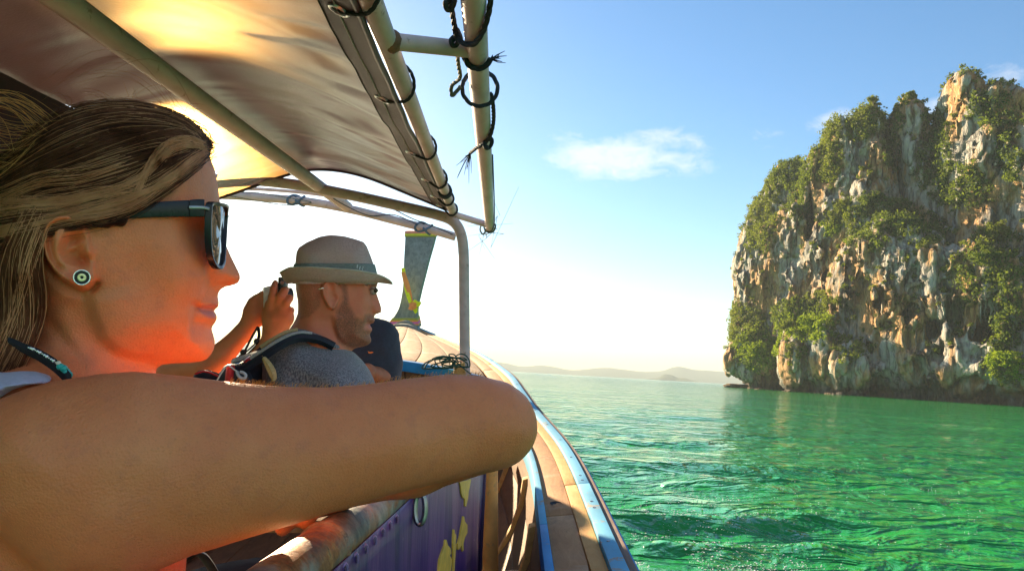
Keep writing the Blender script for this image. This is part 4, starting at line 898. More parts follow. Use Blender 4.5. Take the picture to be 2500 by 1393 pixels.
# ------------------------------------------------------------------ purple side sheet hanging from the seat rail
def purp():
    m, nt, b, o = new_mat('purple_vinyl'); tc = nd(nt, 'ShaderNodeTexCoord', out=3); st = noise(nt, scl(nt, tc, (14, 14, 1.6)), 1.6, 6, .6, .5); n = noise(nt, tc, 40, 5, .65); bg_ = noise(nt, scl(nt, tc, (5, 5, 1)), 1.4, 3, .5)
    c = ramp(nt, mth(nt, 'ADD', mth(nt, 'MULTIPLY', st, .6), mth(nt, 'MULTIPLY', bg_, .4)), [(.36, (.012, .009, .065)), (.48, (.060, .016, .13)), (.60, (.125, .040, .19)), (.74, (.32, .16, .30))]); c = mix(nt, mapr(nt, n, .66, .74, 0, .6), c, (.45, .34, .38)); setp(nt, b, col=c, rough=.42, spec=.5, normal=bump(nt, st, .3, .01)); return m
PURP = purp()
ss_ = thing('side_sheet', 'purple vinyl side sheet with flaking yellow print hanging from the rusty rail', 'sheet', tuple(sr(1.2) - [0, 0, .3]))
def sheet_pt(D, f): D = np.asarray(D, float); p = SRa[None] + SD[None] * (D[:, None] - SRa[1]); w_ = .010 * np.sin(D * 17) * f + .008 * np.sin(D * 31 + 1) * f; return np.stack([p[:, 0] + .0225 + w_ - .02 * f, D, p[:, 2] - .004 - f * .62], -1)
nD, nz_ = 60, 26; Dv = np.linspace(.42, 1.79, nD); G = np.stack([sheet_pt(Dv, f) for f in np.linspace(0, 1, nz_)]); i = np.arange(nz_ - 1)[:, None] * nD + np.arange(nD - 1)[None]
mb = MB(); mb.v.append(G.reshape(-1, 3)); mb.f = [tuple(q_) for q_ in np.stack([i, i + nD, i + nD + 1, i + 1], -1).reshape(-1, 4).tolist()]; mb.n = nD * nz_
o = part(mb, 'vinyl', PURP, ss_); md = o.modifiers.new('thickness', 'SOLIDIFY'); md.thickness = .0016; md.offset = 0
part(MB().tube(G[:, -1], .006, 8), 'bound_edge', simple('dark_binding', (.06, .025, .07), .6), ss_)
pts = [sr(d) + .0245 * np.array([math.cos(a), 0, math.sin(a)]) for d, a in zip(np.linspace(.40, .83, 90), np.linspace(0, 13 * 2 * PI, 90)) if math.cos(a) > -.2 and math.sin(a) < .55]
for k in range(13):   # stitched lacing under the rail
    d = .42 + k * .032; part(MB().tube(spline(np.array([sr(d) + [.019, -.004, -.012], sr(d + .003) + [.0238, 0, -.006], sr(d + .006) + [.0248, 0, -.010], sr(d + .008) + [.0240, 0, -.015]]), 8), .0014, 5), 'lacing_stitch', simple('lilac_cord', (.30, .20, .42), .6) if k == 0 else bpy.data.materials['lilac_cord'], ss_)
YP = simple('flaking_yellow_print', (.80, .47, .06), .5, var=.2, scale=60)
def sheet_hit(px, py):
    r = Lray(px, py); x0 = SRa[0] + .0225 - SD[0] * SRa[1] - .012; D_ = x0 / (r[0] - SD[0]); return r * D_
for poly in ([(1210, 250), (1285, 230), (1278, 275), (1270, 310), (1268, 350), (1258, 405), (1252, 400), (1250, 355), (1238, 350), (1226, 320), (1220, 280)], [(1245, 465), (1250, 468), (1255, 500), (1268, 520), (1270, 570), (1258, 600), (1252, 640), (1254, 680), (1249, 690), (1243, 650), (1232, 680), (1224, 676), (1222, 640), (1233, 590), (1240, 520)],
             [(1160, 550), (1166, 552), (1172, 575), (1190, 585), (1196, 600), (1186, 640), (1194, 665), (1203, 640), (1204, 655), (1186, 700), (1176, 760), (1170, 830), (1160, 830), (1160, 760), (1157, 640)], [(1115, 615), (1120, 615), (1128, 650), (1141, 670), (1146, 700), (1138, 715), (1150, 740), (1146, 790), (1140, 860), (1080, 860), (1085, 740), (1100, 690), (1112, 650)]):
    P = np.array([sheet_hit(640 + a / 2.604, 1080 + b_ / 2.604) for a, b_ in poly]); ff = (SRa[2] + SD[2] * (P[:, 1] - SRa[1]) - .004 - P[:, 2]) / .62; P = np.array([sheet_pt([d_], f_)[0] for d_, f_ in zip(P[:, 1], ff)]) + [.0035, 0, 0]
    n_ = len(P); mb = MB(); mb.add(np.concatenate([P, P - [.003, 0, 0]]), [tuple(range(n_))[::-1], tuple(range(n_, 2 * n_))] + [(k, (k + 1) % n_, n_ + (k + 1) % n_, n_ + k) for k in range(n_)]); part(mb, 'yellow_print', YP, ss_, smooth=False)
sh = thing('shackle', 'dull steel shackle hanging from the rusty seat rail', 'shackle', tuple(L(968, 1230, .92)))
c = sr(.915) + [.03, -.01, -.004]; P = [c + np.array([.0062 * math.cos(a), .003 * math.sin(a), -.013 + .018 * math.sin(a)]) for a in np.linspace(0, 2 * PI, 20, endpoint=False)]
part(MB().tube(P, .0034, 8, closed=True), 'ring', STEEL, sh); part(MB().tube([c + [-.03, 0, .003], c + [.004, 0, .003]], .004, 8), 'pin', STEEL, sh)
# small cord on the sheet's far edge
cord('tie_cord', [L(1160, 1165, 1.80), L(1150, 1190, 1.80), L(1156, 1220, 1.80), L(1160, 1180, 1.79), L(1150, 1165, 1.80)], .004, ROPE, 'short dark tie at the top corner of the purple sheet', 'cord')
cord('tie_cord', [L(1142, 1335, 1.80), L(1138, 1350, 1.79), L(1146, 1372, 1.80), L(1160, 1375, 1.82), L(1168, 1362, 1.84), L(1160, 1380, 1.82)], .006, ROPE, 'thick dark tie low on the edge of the purple sheet', 'cord')
# black bag on the seat beside the woman, and a beige pot rim below
def bag():
    t = thing('black_bag', 'black bag lying in shadow beneath the arm', 'bag', (-.36, .95, -.56)); mb = MB(); mb.ball((-.34, 1.0, -.50), (.20, .16, .13), 24, 14); v = mb.v[0]; v += .012 * fbm(v[:, 0] * 14, v[:, 1] * 14, v[:, 2] * 14, 3, 2)[:, None]; part(mb, 'body', BLACKM, t)
    part(MB().tube(spline(np.array([L(462, 1345, .78), L(490, 1352, .80), L(510, 1375, .82), L(530, 1410, .84)]), 16), .006, 8, flat=.5), 'trim', simple('dark_grey_trim', (.08, .075, .07), .5), t)
bag()
mb = MB(); c = L(1250, 1402, 1.95); prof = [(.030, 0), (.034, .0), (.036, -.004), (.035, -.10), (.030, -.14), (.0, -.14), (.0, -.135), (.028, -.13), (.032, -.05), (.030, 0)]
A = np.array([[c + np.array([r_ * math.cos(t), r_ * math.sin(t), z_]) for r_, z_ in prof] for t in np.linspace(0, 2 * PI, 25)]); mb.sweep(A, cap=False, closed_section=False); props(mb.build('clay_cup', simple('pale_clay', (.55, .36, .24), .6)), 'pale clay cup standing by the terracotta post', 'cup')
# ================================================================== PEOPLE: helpers
def tps(P, v):
    P = np.asarray(P, float); n = len(P); s = .02
    def K(d2): return np.where(d2 > 0, d2 * np.log(d2 + 1e-20), 0)
    d2 = ((P[:, None] - P[None]) ** 2).sum(-1); A = np.zeros((n + 3, n + 3)); A[:n, :n] = K(d2) + 1e-6 * np.eye(n); A[:n, n] = 1; A[:n, n + 1:] = P; A[n, :n] = 1; A[n + 1:, :n] = P.T
    c = np.linalg.solve(A, np.r_[v, 0, 0, 0])
    def f(X, Z):
        out = c[n] + c[n + 1] * X + c[n + 2] * Z
        for i in range(n): out = out + c[i] * K((X - P[i, 0]) ** 2 + (Z - P[i, 1]) ** 2)
        return out
    return f
def pl_dist(P, X, Z):
    P = np.asarray(P, float); d = np.full(np.broadcast(X, Z).shape, 1e9); sg = np.zeros_like(d); tt = np.zeros_like(d); n = len(P) - 1
    for i in range(n):
        a, e = P[i], P[i + 1] - P[i]; wx, wz = X - a[0], Z - a[1]; t = np.clip((wx * e[0] + wz * e[1]) / (e @ e + 1e-12), 0, 1)
        q = (wx - e[0] * t) ** 2 + (wz - e[1] * t) ** 2; c = e[0] * wz - e[1] * wx; m = q < d
        sg = np.where(m, np.sign(c), sg); tt = np.where(m, (i + t) / n, tt); d = np.where(m, q, d)
    return np.sqrt(d), sg, tt        # distance, side (+1 = left of travel in x,z), parameter
def sstep(a, b, x): t = np.clip((x - a) / (b - a), 0, 1); return t * t * (3 - 2 * t)
def pillow(d, y, Wd, R): return (np.sqrt((y / Wd) ** 2 + np.maximum(1 - np.clip(d / R, -60, 1), 0) ** 2) - 1) * np.minimum(Wd, R)
def axis_grid(segs):
    out = [segs[0][0]]
    for a, b, h in segs: n = max(1, int(round((b - a) / h))); out.extend(np.linspace(a, b, n + 1)[1:])
    return np.array(out, np.float32)
def skin_mat(name, base, dark, red=(.55, .16, .10), rough=.48, beardcol=(.06, .04, .03)):
    m, nt, b, o = new_mat(name); tc = nd(nt, 'ShaderNodeTexCoord', out=3)
    n = noise(nt, tc, 18, 5, .6); f = noise(nt, tc, 640, 3, .6); f2 = noise(nt, tc, 90, 4, .6)
    c = mix(nt, mapr(nt, n, .3, .7), base, dark); c = mix(nt, mapr(nt, f2, .52, .72, 0, .3), c, red)
    c = mix(nt, mapr(nt, f, .56, .72, 0, .3), c, tuple(q * .6 for q in dark))
    lip = nd(nt, 'ShaderNodeAttribute', out=2, attribute_name='lip'); c = mix(nt, lip, c, (.60, .17, .13))
    bd = nd(nt, 'ShaderNodeAttribute', out=2, attribute_name='beard'); hair = mth(nt, 'MULTIPLY', bd, mapr(nt, nd(nt, 'ShaderNodeTexNoise', {'Vector': tc, 'Scale': 330, 'Detail': 3, 'Roughness': .7}), .36, .60, .35, 1))
    c = mix(nt, hair, c, beardcol)
    setp(nt, b, col=c, rough=mixf(nt, f2, rough * .85, rough * 1.15), spec=.42, sss=.25, sssr=(1.0, .5, .28), ssss=.0022)
    pore = nd(nt, 'ShaderNodeTexVoronoi', {'Vector': tc, 'Scale': 620.0}, out=0)
    setp(nt, b, normal=bump(nt, mth(nt, 'ADD', mth(nt, 'ADD', f, mth(nt, 'MULTIPLY', pore, .6)), f2), .5, .0011)); return m
def add_attr(me, name, v): a = me.attributes.new(name, 'FLOAT', 'POINT'); a.data.foreach_set('value', np.asarray(v, np.float32))
def ribbons(name, curves, m, parent, rads, seg=4):
    """hair: each curve (n,3) in boat frame becomes a thin tapering three- or four-sided strand; all in one mesh"""
    b = np.array(parent['_b']); Vs = []; Fs = []; n0 = 0
    for P, r in zip(curves, rads):
        n = len(P); T = np.gradient(P, axis=0); T /= np.linalg.norm(T, axis=1)[:, None] + 1e-9; a = np.cross(T, (.31, .52, .79)); a /= np.linalg.norm(a, axis=1)[:, None] + 1e-9; c = np.cross(T, a)
        t = np.linspace(0, 1, n); rr = (r * np.minimum(1, (1 - t) * 4 + .12))[:, None]
        ring = np.stack([P + rr * (a * math.cos(k * 2 * PI / seg) + c * math.sin(k * 2 * PI / seg)) for k in range(seg)], 1)
        Vs.append(ring.reshape(-1, 3)); i = (np.arange(n - 1)[:, None] * seg + np.arange(seg)[None]); i2 = (np.arange(n - 1)[:, None] * seg + (np.arange(seg) + 1)[None] % seg)
        Fs.append(np.stack([i, i2, i2 + seg, i + seg], -1).reshape(-1, 4) + n0); n0 += n * seg
    return obj(name, raw_mesh(name, np.concatenate(Vs) - b, np.concatenate(Fs)), m, parent)
def hair_mat(name, col, col2, rough=.35, trans=.25):
    m, nt, b, o = new_mat(name); tc = nd(nt, 'ShaderNodeTexCoord', out=3); n = noise(nt, tc, 28, 4, .6)
    c = mix(nt, mapr(nt, n, .35, .65), col, col2); setp(nt, b, col=c, rough=rough, spec=.12)
    t = nd(nt, 'ShaderNodeBsdfTranslucent', {0: mix(nt, .5, c, (.75, .40, .12))}); s = nd(nt, 'ShaderNodeMixShader', {0: trans, 1: b.outputs[0], 2: t}); nt.links.new(s, o.inputs[0]); return m

# ================================================================== WOMAN
WP = Plane(300, 600, .74)
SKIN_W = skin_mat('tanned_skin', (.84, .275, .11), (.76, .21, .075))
woman = thing('person', 'woman in profile with dark sunglasses resting her bare bent arm on the rail', 'person', tuple(WP.O + np.array([0, -.02, -.62])))
woman['_b'] = [float(q) for q in (WP.O + np.array([0, -.02, -.62]))]
W_head = [(505, 369), (524, 415), (532, 455), (536, 489), (541, 530), (545, 560), (547, 580), (554, 600), (565, 625), (577, 650), (586, 668), (588, 679), (583, 690), (568, 697), (552, 700), (540, 706), (534, 714), (532, 724), (535, 738), (534, 748), (527, 754), (523, 758), (526, 763), (530, 770), (530, 779), (525, 788), (519, 796), (517, 804), (521, 816), (525, 832), (523, 850), (516, 864), (505, 876), (490, 882), (465, 885), (430, 886), (395, 889), (378, 897), (372, 915), (365, 1010), (90, 1010), (70, 900), (64, 800), (48, 700), (30, 600), (22, 480), (58, 400), (118, 340), (200, 302), (290, 286), (380, 296), (450, 325)]
W_ctl = [(505, 425, .050), (450, 400, .062), (380, 480, .069), (250, 400, .073), (80, 450, .068), (290, 320, .068), (515, 500, .050), (490, 560, .047), (545, 590, .019), (560, 640, .0175), (576, 672, .018), (545, 680, .021), (490, 640, .049), (430, 600, .064), (465, 690, .056), (400, 720, .061), (485, 755, .0425), (520, 757, .029), (500, 840, .031), (450, 830, .046), (380, 800, .060), (290, 790, .0635), (180, 640, .073), (270, 700, .069), (330, 650, .068), (200, 860, .052), (300, 905, .049), (360, 930, .045), (100, 840, .052), (60, 700, .060), (180, 760, .058), (100, 1000, .07), (350, 1000, .07), (540, 725, .024)]
W_ctlxy = np.array([WP.pix(a, b, -w) for a, b, w in W_ctl]); W_fn = tps(W_ctlxy, np.array([w for *_, w in W_ctl]))
def pixn(pts, off): return np.array([WP.pix(a, b, off) for a, b in pts])
def near(X, Z, px, py, off, sx, sz=None):
    c = WP.pix(px, py, off); k = .67 / FPX; sz = sz or sx; return np.exp(-(((X - c[0]) / (sx * k)) ** 2 + ((Z - c[1]) / (sz * k)) ** 2) / 2)
PXW = .67 / FPX     # metres per photo pixel on the near side of the head
def head_width(X, Z):
    w = np.clip(W_fn(X, Z), .008, .085)
    G = lambda pts, off, sig: np.exp(-(pl_dist(pixn(pts, off), X, Z)[0] / (sig * PXW)) ** 2 / 2)
    def step(pts, off, width, fade=.12):
        d, s, t = pl_dist(pixn(pts, off), X, Z); q = np.clip(d / (width * PXW), 0, 1); return np.where(s > 0, 1, -1) * np.sin(q * PI / 2) , np.exp(-(d / (4.5 * width * PXW)) ** 2) * sstep(0, fade, t) * sstep(1, 1 - fade, t)
    # jaw edge and neck tendon
    s, f = step([(216, 705), (228, 770), (250, 825), (285, 858), (340, 878), (420, 892)], -.058, 16); w = w + .0048 * s * f
    w = w - .0022 * G([(128, 800), (160, 840), (190, 875), (225, 915)], -.052, 9) + .0022 * G([(150, 770), (185, 830), (225, 890)], -.054, 15)
    # eye socket, cheekbone, cheek
    w = w - .0085 * near(X, Z, 488, 560, -.048, 26, 22) + .0025 * near(X, Z, 440, 600, -.06, 46, 30) + .0045 * near(X, Z, 450, 690, -.055, 44, 44)
    s, f = step([(500, 640), (508, 668), (509, 690), (500, 715), (484, 738), (470, 765), (466, 800), (470, 830)], -.046, 10, .2); w = w - .0055 * s * f
    # nose wing and nostril
    w = w + .0055 * near(X, Z, 537, 676, -.02, 16, 15) - .0035 * G([(520, 655), (512, 676), (517, 696), (528, 702)], -.03, 5) - .007 * near(X, Z, 548, 695, -.012, 12, 3.2)
    # mouth
    w = w - .0062 * G([(525, 758), (512, 757), (497, 755), (484, 750), (476, 745)], -.036, 4.2) - .0055 * near(X, Z, 476, 748, -.042, 9) + .0028 * G([(534, 744), (515, 746), (495, 746)], -.032, 7) + .0036 * G([(530, 774), (514, 773), (496, 766)], -.032, 8)
    w = w - .0028 * G([(520, 800), (500, 796), (482, 786)], -.034, 9) + .0030 * near(X, Z, 500, 838, -.03, 26)
    # ear
    E = pixn([(136, 524), (112, 538), (99, 560), (95, 592), (105, 633), (125, 661), (145, 681), (171, 698), (198, 711), (219, 710), (234, 694), (238, 670), (232, 640), (226, 610), (220, 570), (205, 540), (170, 520)], -.082)
    de = poly_sd(E, X, Z); c0 = WP.pix(215, 630, -.08)[0]; bk = 1 - sstep(c0 - 70 * PXW, c0 + 16 * PXW, X); zt = WP.pix(200, 600, -.08)[1]
    lobe = np.exp(-((Z - WP.pix(200, 690, -.08)[1]) / (26 * PXW)) ** 2)
    rise = sstep(-1.2 * PXW, 7.5 * PXW, de) * (.0035 + .0125 * bk + .0045 * lobe)
    ear = rise + .0030 * np.exp(-((de - 9 * PXW) / (6.0 * PXW)) ** 2) * (bk * .9 + .1)
    ear = ear - .0050 * G([(178, 551), (150, 546), (127, 556), (119, 580), (122, 610), (130, 635), (142, 652)], -.082, 5.2)
    ear = ear + .0022 * G([(184, 560), (160, 574), (143, 590), (135, 612), (141, 634), (158, 645), (180, 650)], -.082, 6)
    ear = ear - .0095 * near(X, Z, 176, 612, -.08, 17, 21) - .0080 * near(X, Z, 203, 634, -.08, 10, 9) - .0055 * near(X, Z, 178, 580, -.08, 12, 10) + .0030 * G([(196, 592), (182, 600), (172, 606)], -.08, 4)
    ear = ear + .0042 * near(X, Z, 214, 616, -.078, 9, 15) - .0055 * G([(222, 706), (234, 694)], -.075, 5) - .004 * G([(100, 640), (130, 676), (170, 706), (200, 717)], -.075, 8)
    ear = rise + (ear - rise) * 1.55
    return w + ear
W_arm = [(-30, 985), (60, 950), (130, 931), (250, 912), (330, 907), (450, 918), (560, 932), (640, 940), (700, 944), (800, 946), (900, 938), (1000, 924), (1100, 913), (1180, 917), (1240, 937), (1275, 973), (1291, 1015), (1293, 1050), (1282, 1080), (1252, 1112), (1200, 1139), (1120, 1161), (1000, 1190), (900, 1216), (800, 1246), (700, 1277), (600, 1306), (520, 1331), (462, 1348), (300, 1420), (120, 1400), (-40, 1250), (-80, 1100)]
W_torso = [(-420, 1010), (-200, 930), (-40, 890), (60, 868), (160, 880), (300, 930), (420, 1000), (470, 1100), (480, 1240), (462, 1345), (458, 1420), (470, 1800), (-420, 1800)]
AO = -.150
def woman_body():
    q0, q1 = WP.pix(-160, 900, -.06)[0], WP.pix(1310, 1000, AO)[0]; hx0, hx1 = WP.pix(10, 600, -.06)[0], WP.pix(592, 600)[0] + .004
    xs = axis_grid([(q0, hx0, .004), (hx0, hx1, .00135), (hx1, q1, .003)])
    zt, zh, zb = WP.pix(290, 270)[1], WP.pix(300, 905, -.06)[1], WP.pix(300, 1460, AO)[1] - .03
    zs = axis_grid([(zb, zh, .003), (zh, zt, .00135)])
    ys = axis_grid([(-.235, -.098, .0032), (-.098, -.008, .0014), (-.008, .15, .0045)])
    X2, Z2 = np.meshgrid(xs.astype(float), zs.astype(float), indexing='ij'); Y = ys[None, :, None]
    d = poly_sd(WP.poly(W_head), X2, Z2); wd = head_width(X2, Z2)
    Rr = np.full_like(d, .046)
    F = pillow(d[:, None, :].astype(np.float32), Y, wd[:, None, :].astype(np.float32), .046)
    # torso
    dt = poly_sd(WP.poly(W_torso, -.04), X2, Z2); T = pillow(dt[:, None, :].astype(np.float32), Y + .01, np.float32(.125), .075); F = smin(F, T, .03)
    # upper arm
    da = poly_sd(WP.poly(W_arm, AO), X2, Z2); wa = tps(np.array([WP.pix(a, b, AO) for a, b, _ in [(1230, 1030, 0), (1000, 1060, 0), (700, 1110, 0), (400, 1130, 0), (150, 1150, 0), (100, 1350, 0)]] + [[q0, zb], [q1, zb], [q1, zh]]), np.array([.036, .042, .046, .052, .055, .06, .06, .036, .036]))(X2, Z2)
    ra = np.clip(wa * 1.12, .034, .066)
    mus = .0035 * near(X2, Z2, 330, 1010, AO, 150, 90) - .0025 * np.exp(-(pl_dist(WP.poly([(575, 925), (560, 980), (520, 1040), (440, 1100)], AO - .04), X2, Z2)[0] / (28 * PXW)) ** 2) + .002 * near(X2, Z2, 800, 1050, AO, 160, 60) - .002 * near(X2, Z2, 1050, 1040, AO, 60, 60)
    A = pillow(da[:, None, :].astype(np.float32), Y - AO, (np.clip(wa, .03, .07) + mus)[:, None, :].astype(np.float32), ra[:, None, :].astype(np.float32))
    F = smin(F, A, .022)
    # forearm folded back behind the upper arm, and the hand hanging over the rail
    X3, Z3 = xs[:, None, None], zs[None, None, :]
    P = lambda a, b, o: WP.p3(a, b, o)
    fa = capsule(X3, Y, Z3, P(1205, 1040, -.135), P(1000, 1110, -.075), .037, .036); fa = smin(fa, capsule(X3, Y, Z3, P(1000, 1110, -.075), P(800, 1180, -.04), .036, .025), .012)
    fa = smin(fa, capsule(X3, Y, Z3, P(800, 1180, -.04), P(730, 1205, -.03), .024, .026), .012)
    F = smin(F, fa, .012)
    kn = [((735, 1195, -.062), (712, 1262, -.060), (690, 1289, -.055)), ((715, 1200, -.042), (700, 1250, -.035), (672, 1270, -.035)), ((705, 1205, -.02), (690, 1255, -.012), (664, 1268, -.014)), ((705, 1212, .0), (690, 1250, .008), (668, 1262, .006)), ((760, 1195, -.07), (762, 1240, -.072), (748, 1274, -.068))]
    for a, b_, c in kn:
        f1 = smin(capsule(X3, Y, Z3, P(*a), P(*b_), .0095, .0085), capsule(X3, Y, Z3, P(*b_), P(*c), .0085, .0068), .003); F = smin(F, f1, .005)
    V, Q = surfnet(F, xs, ys, zs); V = relax(V, Q, 1, .3)
    # vertices -> boat frame
    B = WP.out(V); me = raw_mesh('body', B - np.array(woman['_b']), Q)
    nearside = V[:, 1] < -.006
    lipP = pixn([(535, 738), (520, 741), (504, 743), (488, 747), (475, 747), (486, 758), (500, 772), (516, 780), (530, 781), (536, 770), (526, 758), (537, 748)], -.03); dl = poly_sd(lipP, V[:, 0], V[:, 2])
    add_attr(me, 'lip', np.clip(dl / (5 * PXW) + .25, 0, 1) * .8); add_attr(me, 'beard', np.zeros(len(V)))
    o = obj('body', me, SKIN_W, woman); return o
woman_body()
def head_surface(P, lift):
    """boat-frame points at photo pixels P (n,2) on the near surface of the hair, raised by lift (n,)"""
    P = np.asarray(P, float); r = np.stack([(P[:, 0] - CX) / FPX, np.ones(len(P)), -(P[:, 1] - CY) / FPX], 1); w = np.full(len(P), .07)
    for _ in range(3):
        t = (WP.O @ WP.hy - w) / (r @ WP.hy); q = r * t[:, None] - WP.O; x, z = q @ WP.hx, q @ WP.hz
        d = poly_sd(HAIR_P, x, z).astype(float); w = HW(x, z) * np.sqrt(np.maximum(.02, 1 - (1 - np.clip(d, 0, .046) / .046) ** 2)) + lift
    return WP.out(np.stack([x, -w, z], 1))
def lay(curves, lifts):
    n = [len(c) for c in curves]; A = head_surface(np.concatenate(curves), np.repeat(lifts, n)); return np.split(A, np.cumsum(n)[:-1])
W_hair = [(508, 366), (503, 350), (490, 325), (470, 306), (420, 276), (350, 259), (270, 254), (190, 262), (120, 288), (60, 335), (15, 390), (-20, 450), (-45, 540), (-55, 700), (-60, 930), (40, 930), (70, 860), (92, 790), (104, 730), (98, 690), (88, 640), (84, 600), (90, 566), (110, 545), (150, 532), (200, 536), (222, 548), (260, 562), (300, 552), (345, 512), (372, 478), (410, 450), (450, 420), (485, 390)]
HAIR_P = WP.poly([(512, 372), (508, 350), (492, 322), (472, 303), (420, 273), (350, 255), (270, 250), (190, 258), (120, 284), (60, 331), (15, 388), (-20, 450), (-45, 540), (-55, 700), (-60, 960), (500, 960), (520, 600)])
HW = lambda X, Z: np.clip(W_fn(X, Z), .03, .085) + .0085
HAIR_D = hair_mat('dark_brown_hair', (.034, .012, .009), (.085, .032, .022), .40, .12); HAIR_M = hair_mat('brown_hair', (.10, .030, .014), (.24, .085, .042), .36, .25); HAIR_L = hair_mat('blonde_streak_hair', (.72, .28, .12), (.95, .48, .24), .3, .3)
def woman_hair():
    x0, x1 = WP.pix(-90, 600)[0], WP.pix(515, 600)[0]; z0, z1 = WP.pix(300, 960)[1], WP.pix(300, 240)[1]
    xs = np.arange(x0, x1, .0019, np.float32); zs = np.arange(z0, z1, .0019, np.float32); ys = np.arange(-.105, .105, .0026, np.float32)
    X2, Z2 = np.meshgrid(xs.astype(float), zs.astype(float), indexing='ij'); Y = ys[None, :, None]
    do = poly_sd(HAIR_P, X2, Z2); hw = HW(X2, Z2)
    rid = .0016 * np.sin(pl_dist(WP.poly([(510, 340), (380, 340), (200, 420), (-60, 520)], -.08), X2, Z2)[0] / .0045 + 3 * fbm(X2 * 40, Z2 * 40, 0 * X2, 2, 3))
    F = pillow(do[:, None, :].astype(np.float32), Y, (hw + rid)[:, None, :].astype(np.float32), .046)
    dn = poly_sd(pixn(W_hair, -.07), X2, Z2) + .0025 * fbm(X2 * 160, Z2 * 160, 0 * X2, 2, 9)
    F = np.maximum(F, (-dn[:, None, :]).astype(np.float32) * .8)
    V, Q = surfnet(F, xs, ys, zs); V = relax(V, Q, 2, .5)
    cap = obj('hair', raw_mesh('hair', WP.out(V) - np.array(woman['_b']), Q), HAIR_D, woman); cap['label'] = 'brown hair with sun bleached streaks swept back over the ear'
    rng = np.random.default_rng(5)
    fam = [[[(502, 345), (470, 303), (400, 268), (280, 252), (150, 276), (50, 345), (-70, 440)], [(506, 352), (470, 320), (400, 300), (280, 300), (150, 345), (40, 410), (-80, 480)], [(508, 358), (450, 345), (370, 350), (260, 385), (140, 430), (20, 470), (-90, 520)], [(506, 366), (450, 385), (390, 425), (310, 460), (200, 480), (80, 500), (-90, 560)],
            [(503, 371), (452, 412), (400, 446), (330, 486), (240, 512), (110, 545), (-90, 610)], [(498, 374), (455, 415), (405, 455), (345, 500), (260, 535), (140, 548), (-70, 640)]],
           [[(110, 530), (92, 575), (86, 640), (96, 720), (90, 790), (60, 860), (20, 940)], [(90, 530), (60, 590), (50, 660), (55, 740), (50, 810), (20, 880), (-20, 950)], [(60, 520), (20, 600), (5, 680), (5, 760), (-10, 830), (-40, 900), (-70, 960)]]]
    def strands(fm, n, jl, lift0, lift1, npt=15, sp=0.):
        out = []; lf = []
        G = np.array(fam[fm], float)
        for _ in range(n):
            t = rng.random() * (len(G) - 1); i = int(t); u = t - i; g = G[i] * (1 - u) + G[min(i + 1, len(G) - 1)] * u
            g = g + rng.normal(size=2) * jl + np.cumsum(rng.normal(size=g.shape) * sp, 0); P = spline(g, npt)
            lf.append(lift0 + (lift1 - lift0) * rng.random()); out.append(P)
        return lay(out, lf)
    S = strands(0, 1300, 6, -.001, .0022, 14, 2.6); ribbons('hair_strand', S, HAIR_D, woman, .00014 + .00016 * rng.random(len(S)), 3)
    S = strands(0, 620, 8, .0, .0030, 14, 3.6) + strands(1, 700, 8, -.001, .004, 12, 2.4); ribbons('hair_strand', S, HAIR_M, woman, .00016 + .00018 * rng.random(len(S)), 3)
    S = strands(0, 90, 8, .001, .004, 14, 4.0) + strands(1, 120, 9, .0, .0045, 12, 3); ribbons('hair_streak', S, HAIR_L, woman, .00011 + .00012 * rng.random(len(S)), 3)
    # sun-bleached locks
    locks = [([(500, 352), (462, 338), (420, 345), (385, 372), (358, 420), (338, 470), (316, 512)], 36, 4.0), ([(506, 362), (470, 352), (430, 358), (395, 382), (350, 430), (280, 462), (180, 484), (60, 494), (-80, 478)], 44, 5.5), ([(505, 370), (468, 392), (425, 428), (375, 462), (300, 488), (215, 515), (100, 545), (-90, 592)], 70, 4.8),
             ([(500, 374), (455, 408), (400, 445), (340, 490), (250, 520), (150, 530), (20, 560), (-80, 570)], 50, 7), ([(330, 470), (240, 478), (150, 500), (60, 505), (-80, 530)], 40, 11), ([(300, 400), (200, 430), (100, 440), (0, 480), (-80, 500)], 26, 16), ([(98, 560), (75, 620), (55, 700), (30, 780), (-10, 860)], 30, 10)]
    S = []; lf = []
    for g, n, j in locks:
        for _ in range(n): P = spline(np.array(g, float) + rng.normal(size=2) * j + np.cumsum(rng.normal(size=(len(g), 2)) * 1.3, 0), 16); lf.append(.002 + .0025 * rng.random()); S.append(P)
    S = lay(S, lf)
    ribbons('hair_streak', S, HAIR_L, woman, .00014 + .00020 * rng.random(len(S)), 3)
    # flyaways along the crown and the loose windblown tangle at the back
    S = []
    def fly(start, end, bow, off, n=12):
        a, b = np.array(start, float), np.array(end, float); t = np.linspace(0, 1, n)[:, None]; nrm_ = np.array([-(b - a)[1], (b - a)[0]]); P = a + (b - a) * t + nrm_ * bow * np.sin(t * PI) ; o_ = off + .02 * rng.normal() * t[:, 0]
        S.append(WP.out(np.array([np.insert(WP.pix(p[0], p[1], q), 1, q) for p, q in zip(P, o_)])))
    for _ in range(60):
        t = rng.random(); s0 = spline(np.array([(500, 345), (440, 290), (350, 260), (250, 258), (140, 285)], float), 50)[int(t * 49)]; fly(s0, s0 + np.array([rng.normal() * 45 - 30, -abs(rng.normal()) * 20 - 3]), rng.normal() * .35, -.02 + .03 * rng.normal())
    for _ in range(40): s0 = np.array([498 + 8 * rng.random(), 335 + 40 * rng.random()]); fly(s0, s0 + np.array([abs(rng.normal()) * 14, -abs(rng.normal()) * 22 + 6]), rng.normal() * .4, -.01 + .02 * rng.normal())
    for _ in range(8): fly((480 - 60 * rng.random(), 300 - 20 * rng.random()), (230 - 200 * rng.random(), 190 + 60 * rng.random()), .2 + .2 * rng.random(), -.03)
    fh = ribbons('flyaway_hair', S, HAIR_M, woman, np.full(len(S), .00013), 3); fh['kind'] = 'stuff'; S.clear()
